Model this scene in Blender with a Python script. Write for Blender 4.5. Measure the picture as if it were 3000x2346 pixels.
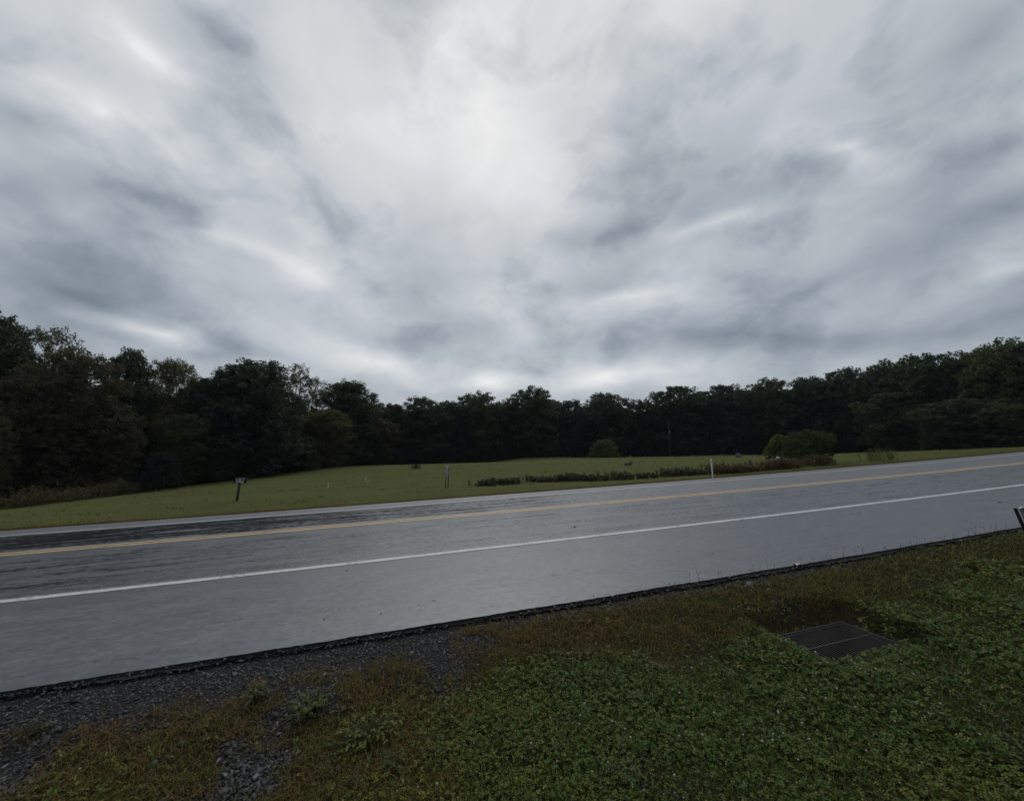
import bpy, math, random
import numpy as np
from mathutils import Vector, Matrix

# ------------------------------------------------------------------ clear
for o in list(bpy.data.objects): bpy.data.objects.remove(o, do_unlink=True)
scene = bpy.context.scene
COL = scene.collection
R = math.radians

# ------------------------------------------------------------------ camera
HC = 1.613                       # eye above the road crown straight ahead
PITCH = R(7.63)
cam_d = bpy.data.cameras.new('camera')
cam = bpy.data.objects.new('camera', cam_d); COL.objects.link(cam)
cam.location = (0, 0, HC)
cam.rotation_euler = (R(90) + PITCH, 0, 0)
cam_d.sensor_fit = 'HORIZONTAL'; cam_d.sensor_width = 36
cam_d.lens = 36 * 1166.3 / 3000
cam_d.clip_start = .05; cam_d.clip_end = 4000
scene.camera = cam
scene.cycles.max_bounces = 6; scene.cycles.diffuse_bounces = 3; scene.cycles.volume_bounces = 0; scene.cycles.transmission_bounces = 4
scene.render.resolution_x = 1024; scene.render.resolution_y = 800

# ------------------------------------------------------------------ node helpers
def N(nt, typ, **kw):
    n = nt.nodes.new(typ)
    for k, v in kw.items():
        if k == 'inp':
            for a, b in v.items(): n.inputs[a].default_value = b
        else: setattr(n, k, v)
    return n
def math_n(nt, op, a, b=None, c=None, clamp=False):
    n = nt.nodes.new('ShaderNodeMath'); n.operation = op; n.use_clamp = clamp
    for i, v in enumerate((a, b, c)):
        if v is None: continue
        if isinstance(v, (int, float)): n.inputs[i].default_value = v
        else: nt.links.new(v, n.inputs[i])
    return n.outputs[0]
def ramp(nt, fac, stops, interp='LINEAR'):
    n = nt.nodes.new('ShaderNodeValToRGB'); n.color_ramp.interpolation = interp
    els = n.color_ramp.elements
    while len(els) < len(stops): els.new(.5)
    for e, (p, c) in zip(els, stops):
        e.position = p; e.color = (*c, 1) if len(c) == 3 else c
    nt.links.new(fac, n.inputs[0]); return n.outputs[0]
def mapr(nt, v, a, b, c, d, smooth=False):
    n = nt.nodes.new('ShaderNodeMapRange')
    if smooth: n.interpolation_type = 'SMOOTHSTEP'
    nt.links.new(v, n.inputs[0])
    for i, x in enumerate((a, b, c, d)): n.inputs[i + 1].default_value = x
    return n.outputs[0]
def mixc(nt, fac, a, b, blend='MIX'):
    n = nt.nodes.new('ShaderNodeMix'); n.data_type = 'RGBA'; n.blend_type = blend
    for sock, v in ((n.inputs[0], fac), (n.inputs[6], a), (n.inputs[7], b)):
        if isinstance(v, (int, float)): sock.default_value = v
        elif isinstance(v, tuple): sock.default_value = (*v, 1)
        else: nt.links.new(v, sock)
    return n.outputs[2]

# ------------------------------------------------------------------ world: overcast cloud deck over a Nishita sky
SUN_EL, SUN_AZ = R(44), R(-3)          # azimuth measured from straight ahead, + to the right
sund = Vector((math.sin(SUN_AZ) * math.cos(SUN_EL), math.cos(SUN_AZ) * math.cos(SUN_EL), math.sin(SUN_EL)))
world = bpy.data.worlds.new('World'); scene.world = world; world.use_nodes = True
world.cycles.sampling_method = 'MANUAL'; world.cycles.sample_map_resolution = 256
wt = world.node_tree; wt.nodes.clear()
tc = N(wt, 'ShaderNodeTexCoord')
sep = N(wt, 'ShaderNodeSeparateXYZ'); wt.links.new(tc.outputs['Generated'], sep.inputs[0])
ZO = .28
zc = math_n(wt, 'ADD', math_n(wt, 'MAXIMUM', sep.outputs[2], 0.0), ZO)
pxn = math_n(wt, 'DIVIDE', sep.outputs[0], zc)
pyn = math_n(wt, 'DIVIDE', sep.outputs[1], zc)          # where the view ray meets the cloud deck
cloud_x = math_n(wt, 'ADD', pxn, math_n(wt, 'MULTIPLY', pyn, .10))
def cloud_noise(sx, sy, off, detail, rough, dist, scale=1.0, out=0):
    c = N(wt, 'ShaderNodeCombineXYZ')
    wt.links.new(math_n(wt, 'MULTIPLY_ADD', cloud_x, sx, off), c.inputs[0])
    wt.links.new(math_n(wt, 'MULTIPLY_ADD', pyn, sy, off * .7), c.inputs[1])
    n = N(wt, 'ShaderNodeTexNoise', noise_dimensions='2D', inp={'Scale': scale, 'Detail': detail, 'Roughness': rough, 'Distortion': dist})
    wt.links.new(c.outputs[0], n.inputs['Vector']); return n.outputs[out]
# a common swirl so that the cloud texture is lumpy rather than combed
wA = cloud_noise(2.0, 1.7, 31.0, 3, .55, 0); wB = cloud_noise(2.0, 1.7, 47.0, 3, .55, 0)
wx = math_n(wt, 'MULTIPLY_ADD', math_n(wt, 'SUBTRACT', wA, .5), .21, pxn)
wy = math_n(wt, 'MULTIPLY_ADD', math_n(wt, 'SUBTRACT', wB, .5), .30, pyn)
def lump(sx, sy, off, detail, rough):
    c = N(wt, 'ShaderNodeCombineXYZ')
    wt.links.new(math_n(wt, 'MULTIPLY_ADD', wx, sx, off), c.inputs[0]); wt.links.new(math_n(wt, 'MULTIPLY_ADD', wy, sy, off * .6), c.inputs[1])
    n = N(wt, 'ShaderNodeTexNoise', noise_dimensions='2D', inp={'Scale': 1.0, 'Detail': detail, 'Roughness': rough})
    wt.links.new(c.outputs[0], n.inputs['Vector']); return n.outputs[0]
big = lump(2.0, 1.5, 3.7, 2, .5)
mid = lump(4.0, 3.4, 11.2, 4, .52)
def puff(scale, detail, rough, zs, off):
    m = N(wt, 'ShaderNodeMapping'); m.inputs['Scale'].default_value = (scale, scale, scale * zs); m.inputs['Location'].default_value = (off, off * .5, off * .3)
    wt.links.new(tc.outputs['Generated'], m.inputs[0])
    n = N(wt, 'ShaderNodeTexNoise', inp={'Scale': 1.0, 'Detail': detail, 'Roughness': rough, 'Distortion': .25}); wt.links.new(m.outputs[0], n.inputs['Vector']); return n.outputs[0]
pf = puff(5.5, 5, .56, 1.5, 4.0)
bil = math_n(wt, 'ABSOLUTE', math_n(wt, 'SUBTRACT', pf, .5))       # puffs: 0 .. ~.3
tex = math_n(wt, 'MULTIPLY_ADD', math_n(wt, 'SUBTRACT', big, .5), .27, math_n(wt, 'MULTIPLY', math_n(wt, 'SUBTRACT', mid, .5), .27))
tex = math_n(wt, 'MULTIPLY_ADD', math_n(wt, 'SUBTRACT', .10, bil), .45, tex)
tex = math_n(wt, 'MULTIPLY_ADD', math_n(wt, 'SUBTRACT', pf, .5), .34, tex)
tex = math_n(wt, 'MULTIPLY', tex, mapr(wt, sep.outputs[2], .05, .45, .62, 1.0, True))      # far cloud shows less relief
# overcast skies are darker towards the horizon
val = math_n(wt, 'ADD', tex, mapr(wt, sep.outputs[2], .03, .62, .355, .475, True))
dotn = N(wt, 'ShaderNodeVectorMath', operation='DOT_PRODUCT')
wt.links.new(tc.outputs['Generated'], dotn.inputs[0]); dotn.inputs[1].default_value = sund
glow = mapr(wt, dotn.outputs['Value'], .15, 1.0, 0, 1, True)
val = math_n(wt, 'MULTIPLY_ADD', glow, .22, val)
# thick and thin rolls of the cloud deck: (from, to, breadth, thinness) laid over the deck in plan
wvec = N(wt, 'ShaderNodeCombineXYZ'); wt.links.new(wx, wvec.inputs[0]); wt.links.new(wy, wvec.inputs[1])
def deck(px, py):
    X = (px - 1500) / 1166.3; Y = -(py - 1173) / 1166.3
    d = Vector((X, math.cos(PITCH) - Y * math.sin(PITCH), math.sin(PITCH) + Y * math.cos(PITCH))).normalized()
    z = max(d.z, 0) + ZO
    return np.array([d.x / z, d.y / z])
ROLLS = [  # thick
    ((500, -80), (800, 270), 110, -.22), ((180, 540), (760, 700), 75, -.18), ((-150, 770), (520, 940), 110, -.16), ((-100, 320), (300, 440), 60, -.12), ((-200, 560), (250, 620), 60, -.10),
    ((960, 600), (1300, 980), 200, -.13), ((1100, 1010), (1550, 960), 60, -.10), ((1850, 400), (2300, 520), 170, -.12), ((1450, 760), (2250, 620), 110, -.17), ((1600, 850), (1980, 835), 50, -.12),
    ((1650, 1020), (2900, 1010), 55, -.16), ((2050, 980), (2900, 660), 90, -.13), ((2550, 260), (3100, -50), 170, -.17), ((2650, 520), (3100, 420), 90, -.10), ((2850, 660), (3200, 560), 70, -.14),
    ((1150, 260), (1250, 20), 60, -.06), ((750, 500), (1000, 640), 60, -.08), ((1500, 1105), (1640, 1095), 28, -.14), ((560, 1000), (800, 1040), 30, -.10),
    # thin
    ((1250, 60), (1600, 520), 420, .06), ((300, 60), (520, 230), 60, .18), ((230, 260), (350, 430), 50, .15), ((2330, 380), (2580, 490), 55, .20), ((1880, 730), (2380, 590), 35, .13),
    ((760, 720), (1010, 870), 40, .18), ((480, 660), (780, 750), 30, .13), ((280, 930), (540, 985), 35, .22), ((860, 1050), (1350, 1085), 50, .20), ((1340, 1125), (1560, 1120), 30, .22), ((1600, 1130), (2020, 1075), 40, .24),
    ((1600, 900), (2050, 880), 25, .08), ((2800, 840), (3100, 720), 55, .14), ((1380, 560), (1480, 300), 60, .06), ((0, 180), (200, 260), 80, .06), ((600, 380), (900, 560), 50, .08), ((1440, 900), (1520, 1000), 40, .10)]
for p0, p1, br, am in ROLLS:
    a, b = deck(*p0), deck(*p1); c = (a + b) / 2; u = b - a; L = np.linalg.norm(u); u /= L
    pm = ((p0[0] + p1[0]) / 2, (p0[1] + p1[1]) / 2); dp = np.array([p1[0] - p0[0], p1[1] - p0[1]], float); dp /= np.linalg.norm(dp)
    q = deck(pm[0] - dp[1] * br, pm[1] + dp[0] * br); nrm = np.array([-u[1], u[0]]); W = max(abs((q - deck(*pm)) @ nrm), .04); L = L * .62
    mp = N(wt, 'ShaderNodeMapping', vector_type='TEXTURE')
    mp.inputs['Location'].default_value = (c[0], c[1], 0); mp.inputs['Rotation'].default_value = (0, 0, math.atan2(u[1], u[0]))
    mp.inputs['Scale'].default_value = (L * 1.9, W * 1.9, 1)
    wt.links.new(wvec.outputs[0], mp.inputs[0])
    gt_ = N(wt, 'ShaderNodeTexGradient', gradient_type='QUADRATIC_SPHERE'); wt.links.new(mp.outputs[0], gt_.inputs[0])
    val = math_n(wt, 'MULTIPLY_ADD', gt_.outputs['Fac'], am * 1.35, val)
cloud_col = ramp(wt, val, [(.26, (.18, .208, .245)), (.42, (.28, .318, .362)), (.57, (.44, .478, .518)), (.72, (.63, .655, .675)), (.92, (.88, .89, .88))])
sky = N(wt, 'ShaderNodeTexSky'); sky.sky_type = 'NISHITA'; sky.sun_disc = False
sky.sun_elevation = SUN_EL; sky.sun_rotation = SUN_AZ
skyc = mixc(wt, 1.0, sky.outputs[0], (.08, .08, .08), 'MULTIPLY')
final = mixc(wt, .90, skyc, cloud_col)
bg = N(wt, 'ShaderNodeBackground', inp={'Strength': 1.0}); wt.links.new(final, bg.inputs[0])
wo = N(wt, 'ShaderNodeOutputWorld'); wt.links.new(bg.outputs[0], wo.inputs[0])

# ------------------------------------------------------------------ sun behind the clouds
sl = bpy.data.lights.new('sun', 'SUN'); sl.energy = .5; sl.angle = R(35); sl.color = (1, .97, .93)
so = bpy.data.objects.new('sun', sl); COL.objects.link(so)
so.rotation_euler = sund.to_track_quat('Z', 'Y').to_euler(); so.location = (0, 0, 60)

# ------------------------------------------------------------------ exposure
vs = scene.view_settings
vs.view_transform = 'Standard'; vs.look = 'None'; vs.exposure = 0; vs.gamma = 1; vs.use_curve_mapping = False

# ================================================================== geometry of the place
PSI = R(73.694); GR = .0431; DC = 11.651; CV = .002356; KV = 4.8e-5
SP, CP = math.sin(PSI), math.cos(PSI)
VN, VF = -6.445, 5.13                        # near and far edge of the asphalt (across the road)
FPX = 1166.3
def ray(px, py):
    X = (px - 1500) / FPX; Y = -(py - 1173) / FPX
    d = np.array([X, math.cos(PITCH) - Y * math.sin(PITCH), math.sin(PITCH) + Y * math.cos(PITCH)])
    return d / d[1]
def at(px, py, depth): return ray(px, py) * depth + np.array([0, 0, HC])
def curve_off(t):
    c = np.clip(t, -60, 90); return .5 * CV * c * c + CV * c * (t - c)
def tv2xy(t, v):
    off = v + curve_off(t); return t * SP - off * CP, DC + t * CP + off * SP
def xy2tv(x, y):
    t = x * SP + (y - DC) * CP; return t, -x * CP + (y - DC) * SP - curve_off(t)
def grade(t):
    c = np.clip(t, -60, 90); return GR * t + .5 * KV * c * c + KV * c * (t - c)
def roadz(t, v): return grade(t) - .02 * np.abs(v)

# smooth value noise
def vnoise(x, y, seed=0):
    x = np.asarray(x, float); y = np.asarray(y, float)
    xi = np.floor(x).astype(np.int64); yi = np.floor(y).astype(np.int64)
    xf = x - xi; yf = y - yi
    u = xf * xf * (3 - 2 * xf); w = yf * yf * (3 - 2 * yf)
    def h(a, b):
        n = (a * 374761393 + b * 668265263 + seed * 974634777) & 0x7fffffff
        n = ((n ^ (n >> 13)) * 1274126177) & 0x7fffffff
        return ((n ^ (n >> 16)) & 0xffff) / 65535.0
    return (h(xi, yi) * (1 - u) + h(xi + 1, yi) * u) * (1 - w) + (h(xi, yi + 1) * (1 - u) + h(xi + 1, yi + 1) * u) * w
def fbm(x, y, seed=0, oct=4):
    s = 0; a = .5; n = 0
    for i in range(oct):
        s = s + a * vnoise(x * 2 ** i, y * 2 ** i, seed + i * 17); n += a; a *= .5
    return s / n
def sstep(a, b, x):
    t = np.clip((x - a) / (b - a), 0, 1); return t * t * (3 - 2 * t)

# the edge of the field where the woods begin: (photo column, row, metres ahead)
EDGE = [(-700, 1585, 27), (-300, 1535, 30), (0, 1487, 33), (328, 1450, 38), (533, 1425, 44), (750, 1399, 50), (925, 1372, 60), (1131, 1361, 74),
        (1337, 1360, 86), (1415, 1357, 90), (1515, 1343, 93), (1680, 1341, 95), (1936, 1338, 95), (2150, 1333, 90), (2447, 1333, 80),
        (2663, 1331, 66), (2836, 1327, 56), (3000, 1318, 50), (3300, 1300, 48), (3800, 1265, 45)]
pts = []
for px, py, d in EDGE:
    p = at(px, py, d); pts.append(p)
    q = at(px, py, d * 1.35); pts.append((q[0], q[1], p[2] - .3))
    q = at(px, py, d * 3.2); pts.append((q[0], q[1], p[2] * .8))
for t in (-60, -45, -30, -22, -15, -8, 0, 8, 16, 25, 35, 45, 60, 90):
    for v, dz in ((VF + .3, -.05), (VF + 2.0, -.13), (VF + 4.5, -.10)):
        if t > 46 and v > VF + 2.5: continue
        x, y = tv2xy(t, v); pts.append((x, y, float(roadz(t, VF)) + dz))
    for v, z in ((VN - .3, -.24), (VN - 1.4, -.36), (-10, -.34), (-12, -.30), (-20, -.1), (-60, .6)):
        x, y = tv2xy(t, v); pts.append((x, y, float(grade(t)) + z))
for a in range(0, 360, 30):
    pts.append((700 * math.sin(R(a)), 700 * math.cos(R(a)), 6 * math.sin(R(a))))
PT = np.array(pts, float)
def tps_k(r2): return np.where(r2 > 1e-9, .5 * r2 * np.log(np.maximum(r2, 1e-9)), 0)
nP = len(PT); XYs = PT[:, :2] / 50
K = tps_k(((XYs[:, None] - XYs[None]) ** 2).sum(-1)) + np.eye(nP) * 2e-4
Pm = np.c_[np.ones(nP), XYs]
A = np.block([[K, Pm], [Pm.T, np.zeros((3, 3))]])
TW = np.linalg.solve(A, np.r_[PT[:, 2], 0, 0, 0])
def tps(x, y):
    x = np.asarray(x, float).ravel() / 50; y = np.asarray(y, float).ravel() / 50
    out = np.empty_like(x)
    for i in range(0, len(x), 20000):
        a, b = x[i:i + 20000], y[i:i + 20000]
        k = tps_k((a[:, None] - XYs[None, :, 0]) ** 2 + (b[:, None] - XYs[None, :, 1]) ** 2)
        out[i:i + 20000] = k @ TW[:nP] + TW[nP] + TW[nP + 1] * a + TW[nP + 2] * b
    return out
# the storm drain: rectangle in road coordinates
GT0, GT1, GV0, GV1 = .87, 1.93, -8.10, -7.42
def ground_z(x, y):
    x = np.atleast_1d(np.asarray(x, float)); y = np.atleast_1d(np.asarray(y, float))
    t, v = xy2tv(x, y)
    z = tps(x, y)
    near = v < 0
    ve = np.where(near, VN, VF); d = np.where(near, VN - v, v - VF)
    e = roadz(t, ve) - np.where(near, .06, .05)
    z = e + (z - e) * sstep(0, 1.2, d)
    z = np.where(d < 0, roadz(t, v) - .30, z)
    # small lumps
    amp = sstep(.1, 1.0, d)
    z = z + amp * ((fbm(x * 1.1, y * 1.1, 3, 3) - .5) * .10 + (fbm(x * 6, y * 6, 9, 2) - .5) * .03) * np.where(near, 1, .5)
    z = z + sstep(10, 30, d) * np.where(near, 0, 1) * (fbm(x * .09, y * .09, 5, 2) - .5) * .25
    # hollow round the drain
    gt, gv = (GT0 + GT1) / 2, (GV0 + GV1) / 2
    dd = np.maximum(np.maximum(np.abs(t - gt) - (GT1 - GT0) / 2, np.abs(v - gv) - (GV1 - GV0) / 2), 0)
    zg = -.495 + grade(t)
    z = z + (np.minimum(z, zg) - z) * (1 - sstep(.05, .26, dd))
    return z
def gz(x, y): return float(ground_z(x, y)[0])
def hit(px, py, d0=1.5, d1=140):
    d = ray(px, py); s = np.geomspace(d0, d1, 900)
    P = d[None] * s[:, None] + np.array([0, 0, HC])
    t, v = xy2tv(P[:, 0], P[:, 1])
    g = np.where((v > VN) & (v < VF), roadz(t, v), ground_z(P[:, 0], P[:, 1]))
    i = np.where(P[:, 2] < g)[0]
    return P[i[0]] if len(i) else P[-1]

# ================================================================== mesh helpers
def build(name, V, faces, mat=None, parent=None, smooth=False, attrs=None, uv=None):
    """faces: list of int arrays (n,k)"""
    V = np.asarray(V, np.float32)
    me = bpy.data.meshes.new(name)
    me.vertices.add(len(V)); me.vertices.foreach_set('co', V.ravel())
    loops = np.concatenate([np.asarray(f, np.int32).ravel() for f in faces])
    tot = np.concatenate([np.full(len(f), np.asarray(f).shape[1], np.int32) for f in faces])
    start = np.r_[0, np.cumsum(tot)[:-1]].astype(np.int32)
    me.loops.add(len(loops)); me.loops.foreach_set('vertex_index', loops)
    me.polygons.add(len(tot)); me.polygons.foreach_set('loop_start', start)
    try: me.polygons.foreach_set('loop_total', tot)
    except Exception: pass
    if attrs:
        for k, a in attrs.items():
            at_ = me.attributes.new(k, 'FLOAT', 'POINT'); at_.data.foreach_set('value', np.asarray(a, np.float32))
    if uv is not None:
        ul = me.uv_layers.new(name='uv'); ul.data.foreach_set('uv', np.asarray(uv, np.float32)[loops].ravel())
    me.update(calc_edges=True); me.validate()
    if smooth: me.polygons.foreach_set('use_smooth', np.ones(len(tot), bool))
    if mat: me.materials.append(mat)
    o = bpy.data.objects.new(name, me); COL.objects.link(o)
    if parent: o.parent = parent
    return o
class MB:
    """collects boxes, tubes, prisms into one mesh"""
    def __init__(s): s.v = []; s.q = []; s.t = []; s.n = 0
    def add(s, V, quads=(), tris=()):
        V = np.asarray(V, float); s.v.append(V)
        if len(quads): s.q.append(np.asarray(quads, int) + s.n)
        if len(tris): s.t.append(np.asarray(tris, int) + s.n)
        s.n += len(V); return s
    def box(s, c, size, rot=None, bev=0.0):
        hx, hy, hz = np.array(size, float) / 2
        if bev <= 0:
            V = np.array([(x, y, z) for z in (-hz, hz) for x, y in ((-hx, -hy), (hx, -hy), (hx, hy), (-hx, hy))])
            Q = [(3, 2, 1, 0), (4, 5, 6, 7), (0, 1, 5, 4), (1, 2, 6, 5), (2, 3, 7, 6), (3, 0, 4, 7)]
        else:
            b = bev; V = []; Q = []
            for z, k in ((-hz, b), (-hz + b, 0), (hz - b, 0), (hz, b)):
                V += [(-hx + b, -hy + k, z), (hx - b, -hy + k, z), (hx - k, -hy + b, z), (hx - k, hy - b, z), (hx - b, hy - k, z), (-hx + b, hy - k, z), (-hx + k, hy - b, z), (-hx + k, -hy + b, z)]
            for r in range(3):
                for i in range(8):
                    j = (i + 1) % 8; Q.append((r * 8 + i, r * 8 + j, r * 8 + 8 + j, r * 8 + 8 + i))
            for r in (0, 24):
                for a in ((0, 1, 2, 7), (7, 2, 3, 6), (6, 3, 4, 5)):
                    a = tuple(r + i for i in a); Q.append(a if r else a[::-1])
            V = np.array(V)
        if rot is not None: V = V @ np.array(rot).T
        return s.add(V + np.array(c), Q)
    def tube(s, path, rad, seg=6, cap=True):
        path = np.asarray(path, float); n = len(path)
        rad = np.broadcast_to(np.asarray(rad, float), (n,))
        d = np.gradient(path, axis=0); d /= np.linalg.norm(d, axis=1)[:, None] + 1e-9
        ref = np.array([0, 0, 1.0]) if abs(d[:, 2]).mean() < .8 else np.array([1.0, 0, 0])
        a = np.cross(d, ref); a /= np.linalg.norm(a, axis=1)[:, None] + 1e-9
        b = np.cross(d, a)
        th = np.arange(seg) * 2 * math.pi / seg
        V = path[:, None] + rad[:, None, None] * (np.cos(th)[None, :, None] * a[:, None] + np.sin(th)[None, :, None] * b[:, None])
        Q = []
        for i in range(n - 1):
            for j in range(seg):
                k = (j + 1) % seg; Q.append((i * seg + j, i * seg + k, (i + 1) * seg + k, (i + 1) * seg + j))
        V = V.reshape(-1, 3); T = []
        if cap:
            V = np.r_[V, path[:1], path[-1:]]
            for j in range(seg):
                k = (j + 1) % seg; T += [(n * seg, k, j), (n * seg + 1, (n - 1) * seg + j, (n - 1) * seg + k)]
        return s.add(V, Q, T)
    def build(s, name, mat, parent=None, smooth=False, **kw):
        f = []
        if s.q: f.append(np.concatenate(s.q))
        if s.t: f.append(np.concatenate(s.t))
        return build(name, np.concatenate(s.v), f, mat, parent, smooth, **kw)
def tag(o, label=None, cat=None, group=None, kind=None):
    if label: o['label'] = label
    if cat: o['category'] = cat
    if group: o['group'] = group
    if kind: o['kind'] = kind
    return o
def empty(name, loc, rz=0.0):
    o = bpy.data.objects.new(name, None); COL.objects.link(o)
    o.location = loc; o.rotation_euler = (0, 0, rz); o.empty_display_size = .2; return o
def rotz(a): c, s = math.cos(a), math.sin(a); return np.array([[c, -s, 0], [s, c, 0], [0, 0, 1]])
def roty(a): c, s = math.cos(a), math.sin(a); return np.array([[c, 0, s], [0, 1, 0], [-s, 0, c]])
def rotx(a): c, s = math.cos(a), math.sin(a); return np.array([[1, 0, 0], [0, c, -s], [0, s, c]])

# ================================================================== materials
def new_mat(name):
    m = bpy.data.materials.new(name); m.use_nodes = True
    nt = m.node_tree; nt.nodes.clear()
    out = N(nt, 'ShaderNodeOutputMaterial'); p = N(nt, 'ShaderNodeBsdfPrincipled')
    nt.links.new(p.outputs[0], out.inputs[0]); return m, nt, p
def noise(nt, scale, detail=4, rough=.55, vec=None, dist=0):
    n = N(nt, 'ShaderNodeTexNoise', inp={'Scale': scale, 'Detail': detail, 'Roughness': rough, 'Distortion': dist})
    if vec is not None: nt.links.new(vec, n.inputs['Vector'])
    return n.outputs[0]
def objco(nt): return N(nt, 'ShaderNodeTexCoord').outputs['Object']
def bump(nt, p, h, strength, dist):
    b = N(nt, 'ShaderNodeBump', inp={'Strength': strength, 'Distance': dist}); nt.links.new(h, b.inputs['Height'])
    nt.links.new(b.outputs[0], p.inputs['Normal'])
def attr(nt, name): return N(nt, 'ShaderNodeAttribute', attribute_name=name).outputs['Fac']

def plain(name, col, rough=.6, metal=0.0, var=.25, scale=30, bumps=0):
    m, nt, p = new_mat(name)
    n = noise(nt, scale, 5, .6, objco(nt))
    c = mixc(nt, n, tuple(x * (1 - var) for x in col), tuple(min(1, x * (1 + var)) for x in col))
    nt.links.new(c, p.inputs['Base Color'])
    nt.links.new(mapr(nt, n, .2, .8, rough * .8, min(1, rough * 1.2)), p.inputs['Roughness'])
    p.inputs['Metallic'].default_value = metal
    if bumps: bump(nt, p, n, bumps, .01)
    return m

def foliage(name, use_obj=True, col=(.05, .07, .03), rough=.5, trans=.25, dry=None, lo=.55, hi=1.5, spec=.35):
    m, nt, p = new_mat(name)
    g = N(nt, 'ShaderNodeNewGeometry')
    rnd = g.outputs['Random Per Island']
    k = mapr(nt, rnd, 0, 1, lo, hi)
    if use_obj: base = N(nt, 'ShaderNodeObjectInfo').outputs['Color']
    else:
        n = N(nt, 'ShaderNodeRGB'); n.outputs[0].default_value = (*col, 1); base = n.outputs[0]
    if dry is not None:
        base = mixc(nt, attr(nt, 'dry'), base, dry)
    hs = N(nt, 'ShaderNodeHueSaturation'); nt.links.new(base, hs.inputs['Color'])
    r2 = math_n(nt, 'FRACT', math_n(nt, 'MULTIPLY', rnd, 37.3))
    nt.links.new(mapr(nt, r2, 0, 1, .465, .53), hs.inputs['Hue'])
    nt.links.new(k, hs.inputs['Value'])
    nt.links.new(hs.outputs[0], p.inputs['Base Color'])
    p.inputs['Roughness'].default_value = rough
    p.inputs['Specular IOR Level'].default_value = spec
    if trans:
        tr = N(nt, 'ShaderNodeBsdfTranslucent')
        nt.links.new(mixc(nt, 1.0, hs.outputs[0], (1.2, 1.25, .6), 'MULTIPLY'), tr.inputs[0])
        mx = N(nt, 'ShaderNodeMixShader', inp={0: trans})
        nt.links.new(p.outputs[0], mx.inputs[1]); nt.links.new(tr.outputs[0], mx.inputs[2])
        nt.links.new(mx.outputs[0], nt.nodes['Material Output'].inputs[0])
    return m

M = {}
M['leaf'] = foliage('tree_leaf', True, trans=.38, lo=.55, hi=1.5, spec=.25, rough=.6)
M['bark'] = plain('bark', (.06, .05, .042), .85, 0, .4, 9, .6)
M['clover'] = foliage('clover_leaf', False, (.056, .102, .020), .45, .24, dry=(.14, .135, .026), lo=.4, hi=1.8, spec=.13)
M['grass'] = foliage('grass_blade', False, (.082, .120, .020), .55, .3, dry=(.175, .105, .038), spec=.12)
M['fieldgrass'] = foliage('field_grass_blade', False, (.112, .130, .036), .6, .3, spec=.08, dry=(.15, .078, .03), lo=.7, hi=1.3)
M['weed'] = foliage('weed_leaf', True, trans=.25, spec=.15)
M['flower'] = plain('clover_flower', (.36, .32, .28), .8, 0, .3, 200)
M['stone'] = None

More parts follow.
